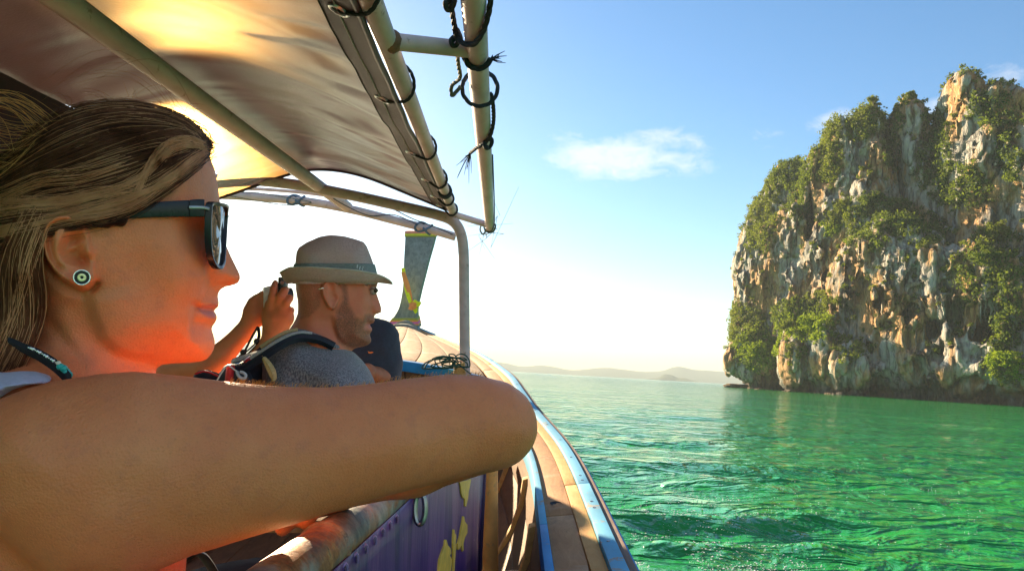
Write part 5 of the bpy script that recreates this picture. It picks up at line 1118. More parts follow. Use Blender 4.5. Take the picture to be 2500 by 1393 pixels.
    for _ in range(60):
        t = rng.random(); s0 = np.array([150 - 160 * t, 292 + 130 * t]) + rng.normal(size=2) * 6; e = np.array([-110.0, 215 + 240 * t]) + rng.normal(size=2) * np.array([20, 34]); fly(s0, e, -.18 + .20 * rng.normal(), -.02 + .04 * rng.normal(), 14)
    for _ in range(26): t = rng.random(); fly((140 - 60 * t + 10 * rng.normal(), 285 + 40 * t), (-110, 262 + 50 * rng.random()), .20 + .10 * rng.random(), -.02 + .03 * rng.normal(), 14)
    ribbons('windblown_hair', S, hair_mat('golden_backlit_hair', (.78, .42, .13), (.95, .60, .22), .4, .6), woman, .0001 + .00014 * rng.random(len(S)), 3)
    # downy hair on the arm
    S = []
    top = spline(np.array([(560, 934), (640, 942), (700, 946), (800, 949), (900, 941), (1000, 927), (1100, 917), (1180, 921)], float), 200)
    for _ in range(620):
        c = top[rng.integers(200)] + np.array([rng.normal() * 3, 1 + abs(rng.normal()) * 5]); o0 = AO - .016 * rng.random() + .008; ln = 9 + 14 * rng.random(); dx = ln * (.55 + .35 * rng.normal()) * .6; P = np.array([c, c + [dx * .4, -ln * .6], c + [dx, -ln * .9 + 2]])
        S.append(WP.out(np.array([np.insert(WP.pix(p[0], p[1], o0), 1, o0) for p in spline(P, 5)])))
    ribbons('arm_hair', S, bpy.data.materials['golden_backlit_hair'], woman, np.full(len(S), .00013), 3)
woman_hair()
CLOTH_W = simple('pale_lilac_cotton', (.50, .50, .62), .9, var=.12, scale=300, bmp=.6, bdist=.0015, sheen=.3)
def woman_top():
    P_ = [(-300, 930), (-60, 915), (0, 917), (40, 913), (75, 914), (105, 921), (128, 931), (110, 938), (70, 941), (30, 953), (0, 973), (-60, 1010), (-160, 1100), (-300, 1200)]
    x0, x1 = WP.pix(-200, 940, -.08)[0], WP.pix(150, 940, -.08)[0]; z0, z1 = WP.pix(0, 1150, -.08)[1], WP.pix(0, 890, -.08)[1]
    xs = np.arange(x0, x1, .0018, np.float32); zs = np.arange(z0, z1, .0018, np.float32); ys = np.arange(-.17, .03, .0035, np.float32); X2, Z2 = np.meshgrid(xs.astype(float), zs.astype(float), indexing='ij')
    d = poly_sd(WP.poly(P_, -.10), X2, Z2); F = pillow(d[:, None, :].astype(np.float32), ys[None, :, None] + .085, np.float32(.06), .02); V, Q = surfnet(F, xs, ys, zs); V = relax(V, Q, 1)
    obj('tank_top', raw_mesh('tank_top', WP.out(V) - np.array(woman['_b']), Q), CLOTH_W, woman)
woman_top()
# ---- sunglasses
GL = simple('glossy_black_acetate', (.012, .011, .014), .28, spec=.35, var=.1, bmp=0); LENS, nt_, b_, o_ = new_mat('mirror_lens'); setp(nt_, b_, col=(.22, .215, .23), rough=.03, metal=.92)
sg = thing('sunglasses', 'black framed sunglasses with mirrored lenses on the woman\'s face', 'sunglasses', tuple(WP.out(WP.p3(520, 570, -.04)[None])[0]))
def sgp(px, py, off): return WP.out(WP.p3(px, py, off)[None])[0]
def front_pt(u, z, side):     # u 0 nose .. 1 hinge
    y = .0105 + .0575 * u; x = np.interp(u, [0, .25, .5, .75, 1], [X_IN, X_IN - .0012, X_IN - .0048, X_IN - .0115, X_IN - .0195]); return np.array([x + .06 * (z - ZM) - .0, side * y, z])
X_IN = WP.pix(547, 560, -.012)[0]; ZT, ZB = WP.pix(520, 494, -.05)[1], WP.pix(515, 655, -.05)[1]; ZM = (ZT + ZB) / 2
for side in (-1, 1):
    out2 = [(.04, .93), (.30, 1.0), (.65, 1.0), (.97, .97), (1.0, .80), (.97, .45), (.86, .14), (.66, .0), (.42, .02), (.20, .16), (.07, .45), (.01, .72)]
    O = spline(np.array(out2), 64, closed=True); P3 = np.array([front_pt(np.clip(u, 0, 1), ZB + (ZT - ZB) * v, side) for u, v in O]); c = P3.mean(0)
    inner = c + (P3 - c) * .90; A = []
    for a, b in zip(P3, inner): n_ = np.array([.0028, 0, 0]); A.append([a - n_, a + n_, b + n_ * .8, b - n_])
    A.append(A[0]); mb = MB(); mb.sweep(WP.out(np.array(A).reshape(-1, 3)).reshape(65, 4, 3), cap=False); part(mb, 'rim', GL, sg, bevel=.0007)
    rings = [WP.out(c + (inner - c) * q + np.array([.0009 * (1 - q * q) * 2 - .0005, 0, 0])) for q in (1.02, .8, .6, .4, .2, .02)]
    mb = MB(); mb.sweep(np.stack(rings + []), cap=True); lens = part(mb, 'lens', LENS, sg)
    # hinge block, silver inlay and temple arm
    h0 = front_pt(1, ZT - .007, side)
    def arm(name, pts, m, tk):
        P = spline(np.array(pts), 24); A = [[(x, side * (y - tk), z + h), (x, side * (y + tk), z + h), (x, side * (y + tk), z - h), (x, side * (y - tk), z - h)] for x, y, z, h in P]; mb = MB(); mb.sweep(WP.out(np.array(A).reshape(-1, 3)).reshape(24, 4, 3)); return part(mb, name, m, sg, bevel=.0008)
    q = lambda px, py, off, hh: (*WP.pix(px, py, -off), 0) and (WP.pix(px, py, -off)[0], off, WP.pix(px, py, -off)[1], hh * .66 / FPX)
    arm('temple', [q(462, 509, .0705, 19), (q(380, 512, .0722, 17)), q(300, 519, .0745, 14), q(230, 530, .0765, 11), q(170, 545, .079, 9), q(140, 562, .08, 9)], GL, .0022)
    arm('hinge_block', [q(499, 508, .0690, 20), q(480, 508, .0705, 20), q(462, 509, .0710, 19)], GL, .0026)
    arm('silver_inlay', [q(512, 510, .0700, 4), q(500, 507, .0735, 4), q(480, 506, .0742, 4), q(461, 506, .0746, 4)], STEEL, .0006)
mb = MB(); P = spline(np.array([front_pt(0, ZB + (ZT - ZB) * .86, -1) * [1, 1, 1], [X_IN + .001, 0, ZB + (ZT - ZB) * .90], front_pt(0, ZB + (ZT - ZB) * .86, 1)]), 12); mb.tube(WP.out(P), .0032, 8); part(mb, 'bridge', GL, sg)
# ---- earring
er = thing('earring', 'round black and silver disc earring on the woman\'s ear lobe', 'earring', tuple(sgp(200, 677, -.092)))
def disc(name, r0, r1, y0, m):
    A = []; c = WP.p3(200, 677, -.0905)
    for t in np.linspace(0, 2 * PI, 33):
        k = np.array([math.cos(t), 0, math.sin(t)]); A.append([c + k * r0 + [0, y0, 0], c + k * r1 + [0, y0, 0], c + k * r1 + [0, .002, 0], c + k * r0 + [0, .002, 0]])
    mb = MB(); mb.sweep(WP.out(np.array(A).reshape(-1, 3)).reshape(33, 4, 3), cap=False); part(mb, name, m, er, bevel=.0002)
GOLDB = simple('pale_brass', (.70, .62, .34), .3, 1.0, scale=200); WHM = simple('bright_silver', (.85, .83, .80), .25, .9, scale=200)
disc('outer_ring', .0050, .0058, -.0012, WHM); disc('black_ring', .0029, .0050, -.0006, GL); disc('centre_ring', .0011, .0029, -.001, GOLDB); disc('centre_pin', .00005, .0011, -.0004, GL)
# ---- necklace
nk = thing('necklace', 'black cord necklace with turquoise beads at the woman\'s neck', 'necklace', tuple(sgp(140, 890, -.07)))
NKP = [(20, 830, -.060), (60, 850, -.066), (95, 866, -.072), (130, 888, -.080), (155, 910, -.088), (175, 935, -.092)]
P = spline(np.array([WP.p3(*q) for q in NKP]), 40); mb = MB(); A = []
for i, p in enumerate(P):
    w_ = .0032 + .0036 * i / 39; A.append([p + [0, -.002, w_], p + [0, -.004, 0], p + [0, -.001, -w_], p + [0, .004, 0]])
mb.sweep(WP.out(np.array(A).reshape(-1, 3)).reshape(40, 4, 3)); part(mb, 'cord_band', BLACKM, nk)
TQ = simple('turquoise_bead', (.02, .42, .36), .3, var=.2, scale=200)
for px, py, r in ((147, 894, .0026), (156, 899, .0027), (162, 907, .0028), (168, 914, .0027)): mb = MB(); mb.ball(sgp(px, py, -.090), r, 12, 8); part(mb, 'turquoise_bead', TQ, nk)
mb = MB(); mb.ball(sgp(143, 886, -.090), .0018, 10, 6); part(mb, 'pale_bead', simple('cream_bead', (.75, .66, .50), .4), nk)
for k in range(13): t = k / 12; px, py = 70 + 66 * t, 848 + 36 * t ** 1.25; mb = MB(); mb.ball(sgp(px, py, -.074 - .014 * t), .0007 + .0003 * (k % 3), 6, 4); part(mb, 'silver_bead', WHM, nk)
# ================================================================== MAN WITH HAT
MP = Plane(830, 700, 1.95)
SKIN_M = skin_mat('sunburnt_stubbled_skin', (.74, .24, .13), (.66, .185, .095), (.74, .16, .11))
man = thing('person', 'stubble bearded man in a pale straw hat and grey tee looking out to the right', 'person', tuple(MP.O + np.array([0, 0, -.7]))); man['_b'] = [float(q) for q in (MP.O + np.array([0, 0, -.7]))]
PM = 1.88 / FPX
M_head = [(905, 662), (916, 670), (920, 678), (923, 690), (919, 703), (919, 712), (923, 724), (929, 742), (932, 755), (930, 763), (922, 766), (916, 768), (914, 774), (915, 783), (912, 788), (903, 791), (904, 794), (908, 800), (909, 806), (905, 811), (903, 816), (905, 823), (907, 829), (905, 836), (898, 842), (884, 846), (866, 848), (850, 851), (838, 862), (834, 900), (700, 900), (712, 830), (716, 803), (723, 785), (728, 765), (727, 735), (722, 705), (722, 680), (740, 645), (790, 622), (850, 622), (890, 642)]
M_ctl = [(905, 650, .058), (860, 640, .070), (800, 640, .077), (740, 660, .072), (905, 690, .055), (912, 708, .044), (922, 722, .014), (927, 748, .016), (915, 756, .023), (890, 730, .058), (870, 710, .067), (890, 770, .053), (900, 790, .040), (912, 780, .028), (900, 830, .032), (875, 820, .054), (850, 835, .050), (840, 790, .066), (815, 770, .068), (810, 720, .074), (760, 720, .072), (750, 780, .060), (780, 820, .058), (730, 800, .050), (760, 870, .062), (820, 870, .056), (908, 804, .030)]
M_fn = tps(np.array([MP.pix(a, b, -w) for a, b, w in M_ctl]), np.array([w for *_, w in M_ctl]))
def man_body():
    pm = lambda pts, off: np.array([MP.pix(a, b, off) for a, b in pts])
    def G(X, Z, pts, off, sig): return np.exp(-(pl_dist(pm(pts, off), X, Z)[0] / (sig * PM)) ** 2 / 2)
    def nr(X, Z, px, py, off, sx, sz=None): c = MP.pix(px, py, off); return np.exp(-(((X - c[0]) / (sx * PM)) ** 2 + ((Z - c[1]) / ((sz or sx) * PM)) ** 2) / 2)
    def step(X, Z, pts, off, width, fade=.15):
        d, s, t = pl_dist(pm(pts, off), X, Z); q = np.clip(d / (width * PM), 0, 1); return np.sign(s) * np.sin(q * PI / 2) * np.exp(-(d / (4.5 * width * PM)) ** 2) * sstep(0, fade, t) * sstep(1, 1 - fade, t)
    x0, x1 = MP.pix(690, 700, -.2)[0] - .16, MP.pix(936, 700)[0] + .01; z0, z1 = MP.pix(800, 905, -.1)[1] - .34, MP.pix(830, 592)[1] + .01; zh = MP.pix(800, 860)[1]; xh = MP.pix(712, 700)[0]
    xs = axis_grid([(x0, xh, .006), (xh, x1, .0023)]); zs = axis_grid([(z0, zh, .006), (zh, z1, .0023)]); ys = axis_grid([(-.26, -.095, .006), (-.095, -.012, .0026), (-.012, .24, .006)])
    X2, Z2 = np.meshgrid(xs.astype(float), zs.astype(float), indexing='ij'); Y = ys[None, :, None]; w = np.clip(M_fn(X2, Z2), .008, .085); A = (X2, Z2)
    w = w + .006 * step(*A, [(898, 690), (905, 708), (906, 728), (905, 748), (898, 765), (893, 785), (894, 806)], -.05, 5) * -1 + .005 * step(*A, [(812, 762), (816, 795), (825, 822), (845, 842), (880, 846)], -.06, 7)
    w = w - .0065 * nr(*A, 911, 707, -.045, 7, 6) + .004 * G(*A, [(890, 696), (905, 692), (917, 694)], -.05, 4) + .0055 * nr(*A, 917, 760, -.02, 5, 5) - .004 * G(*A, [(911, 752), (909, 760), (913, 767)], -.03, 2.5)
    w = w - .006 * G(*A, [(905, 791), (896, 790), (890, 792)], -.035, 2.2) + .004 * G(*A, [(913, 780), (903, 782), (894, 786)], -.035, 5) + .003 * nr(*A, 898, 828, -.03, 10)
    E = pm([(786, 695), (796, 684), (808, 682), (822, 688), (834, 702), (836, 722), (826, 740), (820, 752), (812, 757), (802, 752), (793, 738), (786, 722), (783, 706)], -.085); de = poly_sd(E, X2, Z2); bk = 1 - sstep(MP.pix(812, 700, -.08)[0], MP.pix(838, 700, -.08)[0], X2)
    ear = sstep(-1.2 * PM, 4 * PM, de) * (.004 + .016 * bk) + .004 * np.exp(-((de - 4 * PM) / (3 * PM)) ** 2) * bk - .009 * nr(*A, 812, 722, -.085, 6, 10) - .006 * nr(*A, 808, 702, -.085, 5, 7) - .007 * nr(*A, 818, 727, -.085, 4, 4) + .004 * G(*A, [(800, 705), (798, 722), (804, 738)], -.085, 3)
    w = w + ear
    d = poly_sd(MP.poly(M_head), X2, Z2); F = pillow(d[:, None, :].astype(np.float32), Y, w[:, None, :].astype(np.float32), .045)
    X3, Z3 = xs[:, None, None], zs[None, None, :]
    F = smin(F, ellip(X3, Y, Z3, (MP.pix(760, 1060)[0], .0, MP.pix(760, 1050)[1]), (.13, .17, .26)), .03)
    a = MP.p3(810, 985, -.14); b = MP.p3(850, 1150, -.17); F = smin(F, capsule(X3, Y, Z3, a, b, .045, .045), .03); F = smin(F, capsule(X3, Y, Z3, a * [1, -1, 1], b * [1, -1, 1], .045, .045), .03)
    V, Q = surfnet(F, xs, ys, zs); V = relax(V, Q, 1, .4); me = raw_mesh('body', MP.out(V) - np.array(man['_b']), Q)
    # stubble and the shaved nape keep their own pigment
    vx, vz = V[:, 0], V[:, 2]
    B1 = poly_sd(pm([(826, 680), (846, 680), (848, 715), (852, 745), (868, 772), (886, 782), (892, 768), (905, 768), (918, 772), (918, 792), (894, 790), (888, 802), (912, 812), (912, 850), (850, 854), (826, 836), (816, 800), (822, 760), (836, 735), (838, 712)], -.055), vx, vz) / (13 * PM)
    B2 = poly_sd(pm([(715, 690), (730, 692), (784, 688), (782, 722), (778, 748), (752, 772), (720, 780), (700, 740)], -.06), vx, vz) / (14 * PM); br = poly_sd(pm([(890, 694), (900, 688), (914, 689), (921, 693), (920, 698), (905, 696), (893, 699)], -.05), vx, vz) / (2.5 * PM)
    add_attr(me, 'beard', np.clip(np.maximum(np.maximum(np.clip(B1 + .35, 0, .72), np.clip(B2 + .4, 0, .45)), np.clip(br + .4, 0, 1)), 0, 1)); L_ = poly_sd(pm([(913, 789), (900, 789), (892, 792), (900, 798), (908, 808), (912, 806)], -.03), vx, vz); add_attr(me, 'lip', np.clip(L_ / (2 * PM) + .3, 0, .7))
    obj('body', me, SKIN_M, man)
    # eye
    c = MP.p3(911, 709, -.0325); mb = MB(); mb.ball(MP.out(c[None])[0], .0105, 16, 10); part(mb, 'eye', simple('eye_white', (.42, .36, .32), .2, var=.03), man)
    mb = MB(); mb.ball(MP.out((c + [.0060, -.0068, .0005])[None])[0], .0062, 10, 8); part(mb, 'iris', simple('brown_iris', (.05, .03, .015), .1), man)
    mb = MB(); mb.tube(spline(np.array([MP.out(MP.p3(a, b, o)[None])[0] for a, b, o in [(903, 707, -.049), (909, 704.5, -.0475), (916, 706, -.041), (919, 709, -.035)]]), 12), .0016, 6); part(mb, 'eyelid', simple('eyelid_skin', (.22, .09, .06), .6), man)
    mb = MB(); P = [MP.out(MP.p3(785, 704, -.094)[None])[0] + .006 * np.array([math.cos(a), math.sin(a), .25 * math.cos(a)]) for a in np.linspace(0, 2 * PI, 16, endpoint=False)]; mb.tube(P, .0011, 6, closed=True); o = mb.build('ear_ring', WHM); props(o, 'thin silver ring in the upper rim of the man\'s ear', 'earring')
man_body()
def heather(name, a, b):
    m, nt, bb, o = new_mat(name); tc = nd(nt, 'ShaderNodeTexCoord', out=3); n = noise(nt, scl(nt, tc, (1, 1, .35)), 330, 3, .7); f = noise(nt, tc, 12, 4, .6, .4)
    setp(nt, bb, col=mix(nt, mapr(nt, n, .40, .60), a, b), rough=.9, spec=.15, sheen=.3, normal=bump(nt, mth(nt, 'ADD', mth(nt, 'MULTIPLY', n, .15), f), .35, .012)); return m
def man_shirt():
    S = [(716, 806), (700, 812), (672, 829), (650, 850), (636, 880), (628, 920), (625, 1150), (930, 1150), (925, 960), (915, 932), (906, 913), (889, 890), (868, 869), (846, 856), (822, 846), (812, 838), (780, 818), (745, 806)]
    x0, x1 = MP.pix(600, 900, -.2)[0], MP.pix(945, 900, -.2)[0] + .02; z0, z1 = MP.pix(800, 1150)[1], MP.pix(800, 796)[1] + .01; xs = np.arange(x0 - .03, x1, .0042, np.float32); zs = np.arange(z0 - .02, z1, .0042, np.float32); ys = np.arange(-.26, .26, .006, np.float32)
    X2, Z2 = np.meshgrid(xs.astype(float), zs.astype(float), indexing='ij'); Y = ys[None, :, None]; X3, Z3 = xs[:, None, None], zs[None, None, :]
    d = poly_sd(MP.poly(S, -.09), X2, Z2); w = tps(np.array([MP.pix(a, b, -.1) for a, b in [(740, 815), (800, 840), (700, 850), (820, 880), (880, 900), (660, 900), (800, 950), (900, 960), (780, 1100), (650, 1100)]]), np.array([.075, .10, .13, .185, .19, .15, .205, .19, .18, .16]))(X2, Z2); w = np.clip(w, .06, .22) + .004 * fbm(X2 * 14, Z2 * 14, 0 * X2, 3, 7)
    fold = .005 * np.sin(pl_dist(MP.poly([(760, 850), (820, 880), (860, 930)], -.2), X2, Z2)[0] / .016 + 2 * fbm(X2 * 12, Z2 * 12, 0 * X2, 2, 3)) * sstep(0, .05, d)
    F = pillow(d[:, None, :].astype(np.float32), Y + .01, (w + fold)[:, None, :].astype(np.float32), .075)
    V, Q = surfnet(F, xs, ys, zs); V = relax(V, Q, 2, .4); obj('tee_shirt', raw_mesh('tee_shirt', MP.out(V) - np.array(man['_b']), Q), heather('heather_grey_jersey', (.085, .085, .11), (.30, .285, .31)), man)
    mb = MB(); P = spline(np.array([MP.out(MP.p3(a, b, o)[None])[0] for a, b, o in [(714, 806, .02), (724, 808, -.055), (750, 813, -.085), (785, 826, -.09), (812, 842, -.075), (830, 852, -.04), (838, 858, .0)]]), 40); mb.tube(P, .0065, 8); part(mb, 'collar', bpy.data.materials['heather_grey_jersey'], man)
man_shirt()
# ---- straw hat
def straw():
    m, nt, b, o = new_mat('woven_pale_straw'); tc = nd(nt, 'ShaderNodeTexCoord', out=3); r = nd(nt, 'ShaderNodeMapping', {0: tc, 2: (.5, .6, .75)}); v = nd(nt, 'ShaderNodeTexChecker', {'Vector': r, 'Scale': 340}, out=1); w1 = nd(nt, 'ShaderNodeTexWave', {'Vector': r, 'Scale': 150.0, 'Distortion': 1.5}, wave_type='BANDS', bands_direction='X', out=1); w2 = nd(nt, 'ShaderNodeTexWave', {'Vector': r, 'Scale': 150.0, 'Distortion': 1.5}, wave_type='BANDS', bands_direction='Z', out=1)
    h = mixf(nt, .72, mth(nt, 'MINIMUM', w1, w2), noise(nt, scl(nt, tc, (1, 1, 1.6)), 240, 2, .6)); n = noise(nt, tc, 25, 4, .6); c = mix(nt, mapr(nt, h, .28, .52), (.58, .42, .37), (.96, .78, .74)); c = mix(nt, mapr(nt, n, .4, .7, 0, .4), c, (.76, .62, .57))
    setp(nt, b, col=c, rough=.8, spec=.2, normal=bump(nt, h, .7, .0015)); t = nd(nt, 'ShaderNodeBsdfTranslucent', {0: (.78, .62, .42)}); s = nd(nt, 'ShaderNodeMixShader', {0: .5, 1: b.outputs[0], 2: t}); nt.links.new(s, o.inputs[0]); return m
STRAW = straw()
hat = thing('straw_hat', 'pale woven straw trilby with a grey green band on the man\'s head', 'hat', tuple(MP.out(MP.p3(815, 665, 0)[None])[0]))
def man_hat():
    hp = lambda px, py, off=0.0: MP.p3(px, py, off)
    C_ = [(714, 690), (716, 668), (721, 640), (724, 615), (730, 604), (748, 592), (780, 578), (810, 572), (840, 575), (870, 584), (888, 591), (896, 602), (905, 625), (914, 650), (919, 672), (921, 688)]
    top = np.array([MP.pix(a, b) for a, b in C_]); xl, xr = top[0, 0], top[-1, 0]; zb = MP.pix(815, 689)[1]
    xs = np.arange(xl - .012, xr + .012, .0024, np.float32); zs = np.arange(zb - .006, top[:, 1].max() + .01, .0024, np.float32); ys = np.arange(-.105, .105, .003, np.float32); X2, Z2 = np.meshgrid(xs.astype(float), zs.astype(float), indexing='ij'); Y = ys[None, :, None]
    base = np.concatenate([top, [[xr, zb - .05], [xl, zb - .05]]]); d = poly_sd(base, X2, Z2)[:, None, :].astype(np.float32); zz = ((Z2 - zb) / (top[:, 1].max() - zb))[:, None, :]; wy = .086 - .030 * np.clip(zz, 0, 1) ** 2.2; xx = ((X2 - xl) / (xr - xl))[:, None, :]
    wy = wy - .014 * np.exp(-((xx - .80) / .14) ** 2) * sstep(.35, .9, zz); F = pillow(d, Y, wy.astype(np.float32), .05)
    crease = .016 * np.exp(-(Y / .018) ** 2) * sstep(.1, .9, xx); F = smax(F, (Z2[:, None, :] - (top[:, 1].max() + .004) + crease).astype(np.float32), .006)
    V, Q = surfnet(F, xs, ys, zs); V = relax(V, Q, 2, .4); b = np.array(hat['_b']); obj('crown', raw_mesh('crown', MP.out(V) - b, Q), STRAW, hat)
    cx, a, bw = (xl + xr) / 2, (xr - xl) / 2, .0855; n = 96; th = np.linspace(0, 2 * PI, n, endpoint=False)
    Lt, Rt = MP.pix(684, 664)[0] - cx, MP.pix(957, 692)[0] - cx; A = []
    for t in th:
        c, s = math.cos(t), math.sin(t); ax = (Rt if c > 0 else -Lt); inner = np.array([cx + a * c, bw * s, zb + .002]); ox = cx + ax * c; oy = .122 * s
        py = np.interp(c, [-1, -.8, -.45, 0, .3, .5, .68, .82, .93, 1], [664, 652, 652, 656, 659, 663, 668, 675, 683, 692]); px = CX + FPX * (MP.O + MP.hx * ox - MP.hy * .122)[0] / (MP.O + MP.hx * ox - MP.hy * .122)[1]; oz = MP.pix(px, py, -.122)[1]; outer = np.array([ox, oy, oz]); sec = []
        for f in np.linspace(0, 1, 7): p = inner + (outer - inner) * f; p[2] -= (.012 if c < .6 else .012 * max(0, (1 - c) / .4)) * math.sin(f * PI) ; sec.append(p)
        A.append(sec + [q - np.array([0, 0, .0022]) for q in sec[::-1]])
    A.append(A[0]); m_ = MB(); m_.sweep(MP.out(np.array(A).reshape(-1, 3)).reshape(n + 1, 14, 3), cap=False); part(m_, 'brim', STRAW, hat)
    P = np.array([A[i][6] for i in range(n)]); m_ = MB(); m_.tube(MP.out(P), .0022, 6, closed=True); part(m_, 'brim_edge', simple('brim_binding', (.52, .45, .36), .8), hat)
    zg = Z2[:, None, :]; Fb = smax(np.maximum(F - .0028, -(F + .0012)), np.maximum(zb + .012 - zg, zg - (zb + .046)).astype(np.float32), .0008); V, Q = surfnet(Fb, xs, ys, zs)
    band_ = obj('hat_band', raw_mesh('hat_band', MP.out(V) - b, Q), simple('grey_green_band', (.22, .245, .225), .85, scale=200), hat)
    # white script on the band, traced as thin strokes
    def bandpt(u, v):
        xq = xr - .014 + (u + .95) * .012 - .036 + .018 * 0; i = int(np.clip(np.searchsorted(xs, xq), 0, len(xs) - 1)); k = int(np.clip(np.searchsorted(zs, zb + .020 + v), 0, len(zs) - 1)); col = F[i, :, k]; j = int(np.argmax(col < .003)); return MP.out(np.array([[xq, ys[j] - .0005, zb + .020 + v]]))[0]
    WHT = simple('white_print', (.75, .77, .75), .6)
    for st in ([(0, .026), (-.03, .020), (-.02, .012), (.03, .010)], [(.06, .012), (.09, .020), (.12, .012), (.10, .014)], [(.15, .021), (.18, .011), (.21, .021)], [(.14, .011), (.21, .019)], [(.25, .018), (.27, .012)], [(.31, .026), (.35, .020), (.33, .014), (.37, .010)], [(.42, .012), (.45, .022), (.47, .012)]):
        m_ = MB(); m_.tube(spline(np.array([bandpt(-.95 + q[0] * 5, q[1] * .9) for q in st]), 10), .0009, 4); part(m_, 'script_stroke', WHT, band_)
man_hat()
# ---- backpack worn by the man
NAVY = simple('dark_navy_nylon', (.012, .017, .028), .6, scale=90, bmp=.3); REDN = simple('red_nylon', (.55, .015, .02), .45, scale=60, bmp=.2); GREYN = simple('pale_grey_mesh', (.52, .50, .46), .8, scale=220, bmp=.4); TANN = simple('sunlit_tan_webbing', (.52, .38, .17), .85, scale=200, bmp=.5)
bp = thing('backpack', 'black and red backpack on the man\'s back with a padded shoulder strap', 'backpack', tuple(MP.out(MP.p3(600, 1000, 0)[None])[0]))
def mp(px, py, off): return MP.out(MP.p3(px, py, off)[None])[0]
def strap(pts, m, name, t=.007, parent=bp):
    P = spline(np.array(pts, float), 34); A = []
    for i, (px, py, o, w) in enumerate(P):
        q = P[min(i + 1, 33)] - P[max(i - 1, 0)]; nx, ny = -q[1], q[0]; l = math.hypot(nx, ny); nx, ny = nx / l * w / 2, ny / l * w / 2
        a, b = mp(px - nx, py - ny, o), mp(px + nx, py + ny, o); c = (a + b) / 2 - MP.hy * t; k = MP.hy * t * .9; A.append([a, a * .5 + c * .5, c, b * .5 + c * .5, b, b + k, a + k])
    m_ = MB(); m_.sweep(np.array(A)); return part(m_, name, m, parent)
ST = [(590, 905, -.21), (615, 888, -.212), (645, 868, -.208), (675, 848, -.195), (705, 832, -.17), (735, 824, -.14), (765, 826, -.115), (790, 833, -.10), (815, 846, -.09)]
strap([(a, b, o, 21) for a, b, o in ST], NAVY, 'shoulder_strap', .012)
strap([(a - 3, b - 13 + .3 * i, o + .004, 9) for i, (a, b, o) in enumerate(ST[1:7])], GREYN, 'strap_padding', .010)
strap([(a - 8, b - 20 + .5 * i, o + .03, 12) for i, (a, b, o) in enumerate(ST[2:6])], TANN, 'strap_webbing', .008)
strap([(612, 880, -.03, 16), (640, 852, -.04, 16), (665, 834, -.03, 16), (690, 826, -.01, 14), (712, 818, .03, 12)], NAVY, 'shoulder_strap', .010)
strap([(640, 868, -.215, 8), (655, 890, -.222, 17), (664, 908, -.222, 19), (668, 922, -.220, 15), (665, 930, -.218, 6)], TANN, 'dangling_webbing', .004)
def pk(name, pts, yc, Wd, R, m, sm=.0045):
    Pm = MP.poly(pts, yc - Wd * .5); x0, z0 = Pm.min(0) - .02; x1, z1 = Pm.max(0) + .02; xs = np.arange(x0, x1, sm, np.float32); zs = np.arange(z0, z1, sm, np.float32); ys = np.arange(yc - Wd - .02, yc + Wd + .02, sm * 1.3, np.float32); X2, Z2 = np.meshgrid(xs.astype(float), zs.astype(float), indexing='ij')
    d = poly_sd(Pm, X2, Z2); F = pillow(d[:, None, :].astype(np.float32), ys[None, :, None] - yc, (Wd + .006 * fbm(X2 * 22, Z2 * 22, 0 * X2, 3, 5))[:, None, :].astype(np.float32), R); V, Q = surfnet(F, xs, ys, zs); V = relax(V, Q, 1); return obj(name, raw_mesh(name, MP.out(V) - np.array(bp['_b']), Q), m, bp)
pk('pack_body', [(520, 960), (500, 1000), (500, 1200), (640, 1200), (655, 1000), (640, 900), (615, 885), (580, 890), (545, 915)], -.02, .15, .05, NAVY)
pk('side_pocket', [(528, 925), (542, 897), (555, 889), (580, 890), (598, 893), (612, 918), (625, 960), (620, 1000), (520, 1000)], -.185, .035, .02, NAVY)
pk('red_panel', [(552, 892), (562, 889), (573, 893), (572, 915), (570, 940), (546, 940), (549, 912)], -.215, .014, .010, REDN, .003)
pk('red_top', [(588, 884), (600, 873), (618, 868), (630, 869), (634, 874), (612, 882), (598, 890)], -.14, .05, .015, REDN, .0035)
pk('grey_top', [(560, 880), (580, 872), (600, 866), (625, 858), (640, 856), (636, 864), (610, 872), (590, 884), (565, 890)], -.06, .06, .014, GREYN, .0035)
pk('lower_flap', [(468, 918), (478, 908), (500, 906), (526, 914), (540, 920), (540, 960), (465, 960)], -.15, .05, .018, NAVY)
def pcord(name, pts, r, m): m_ = MB(); m_.tube(spline(np.array([mp(*q) for q in pts]), 24), r, 6); part(m_, name, m, bp)
CORDW = simple('white_cord', (.72, .70, .68), .7)
pcord('drawcord', [(530, 928, -.225), (542, 908, -.23), (556, 892, -.232), (574, 903, -.232), (583, 908, -.235)], .0016, CORDW)
pcord('cord_loop', [(578, 906, -.236), (582, 916, -.238), (590, 923, -.238), (598, 922, -.238), (600, 915, -.238), (594, 909, -.238), (586, 907, -.237)], .0034, simple('pale_grey_loop', (.50, .52, .55), .6))
pcord('piping', [(476, 912, -.195), (500, 906, -.2), (525, 914, -.2), (538, 921, -.2)], .0022, REDN)

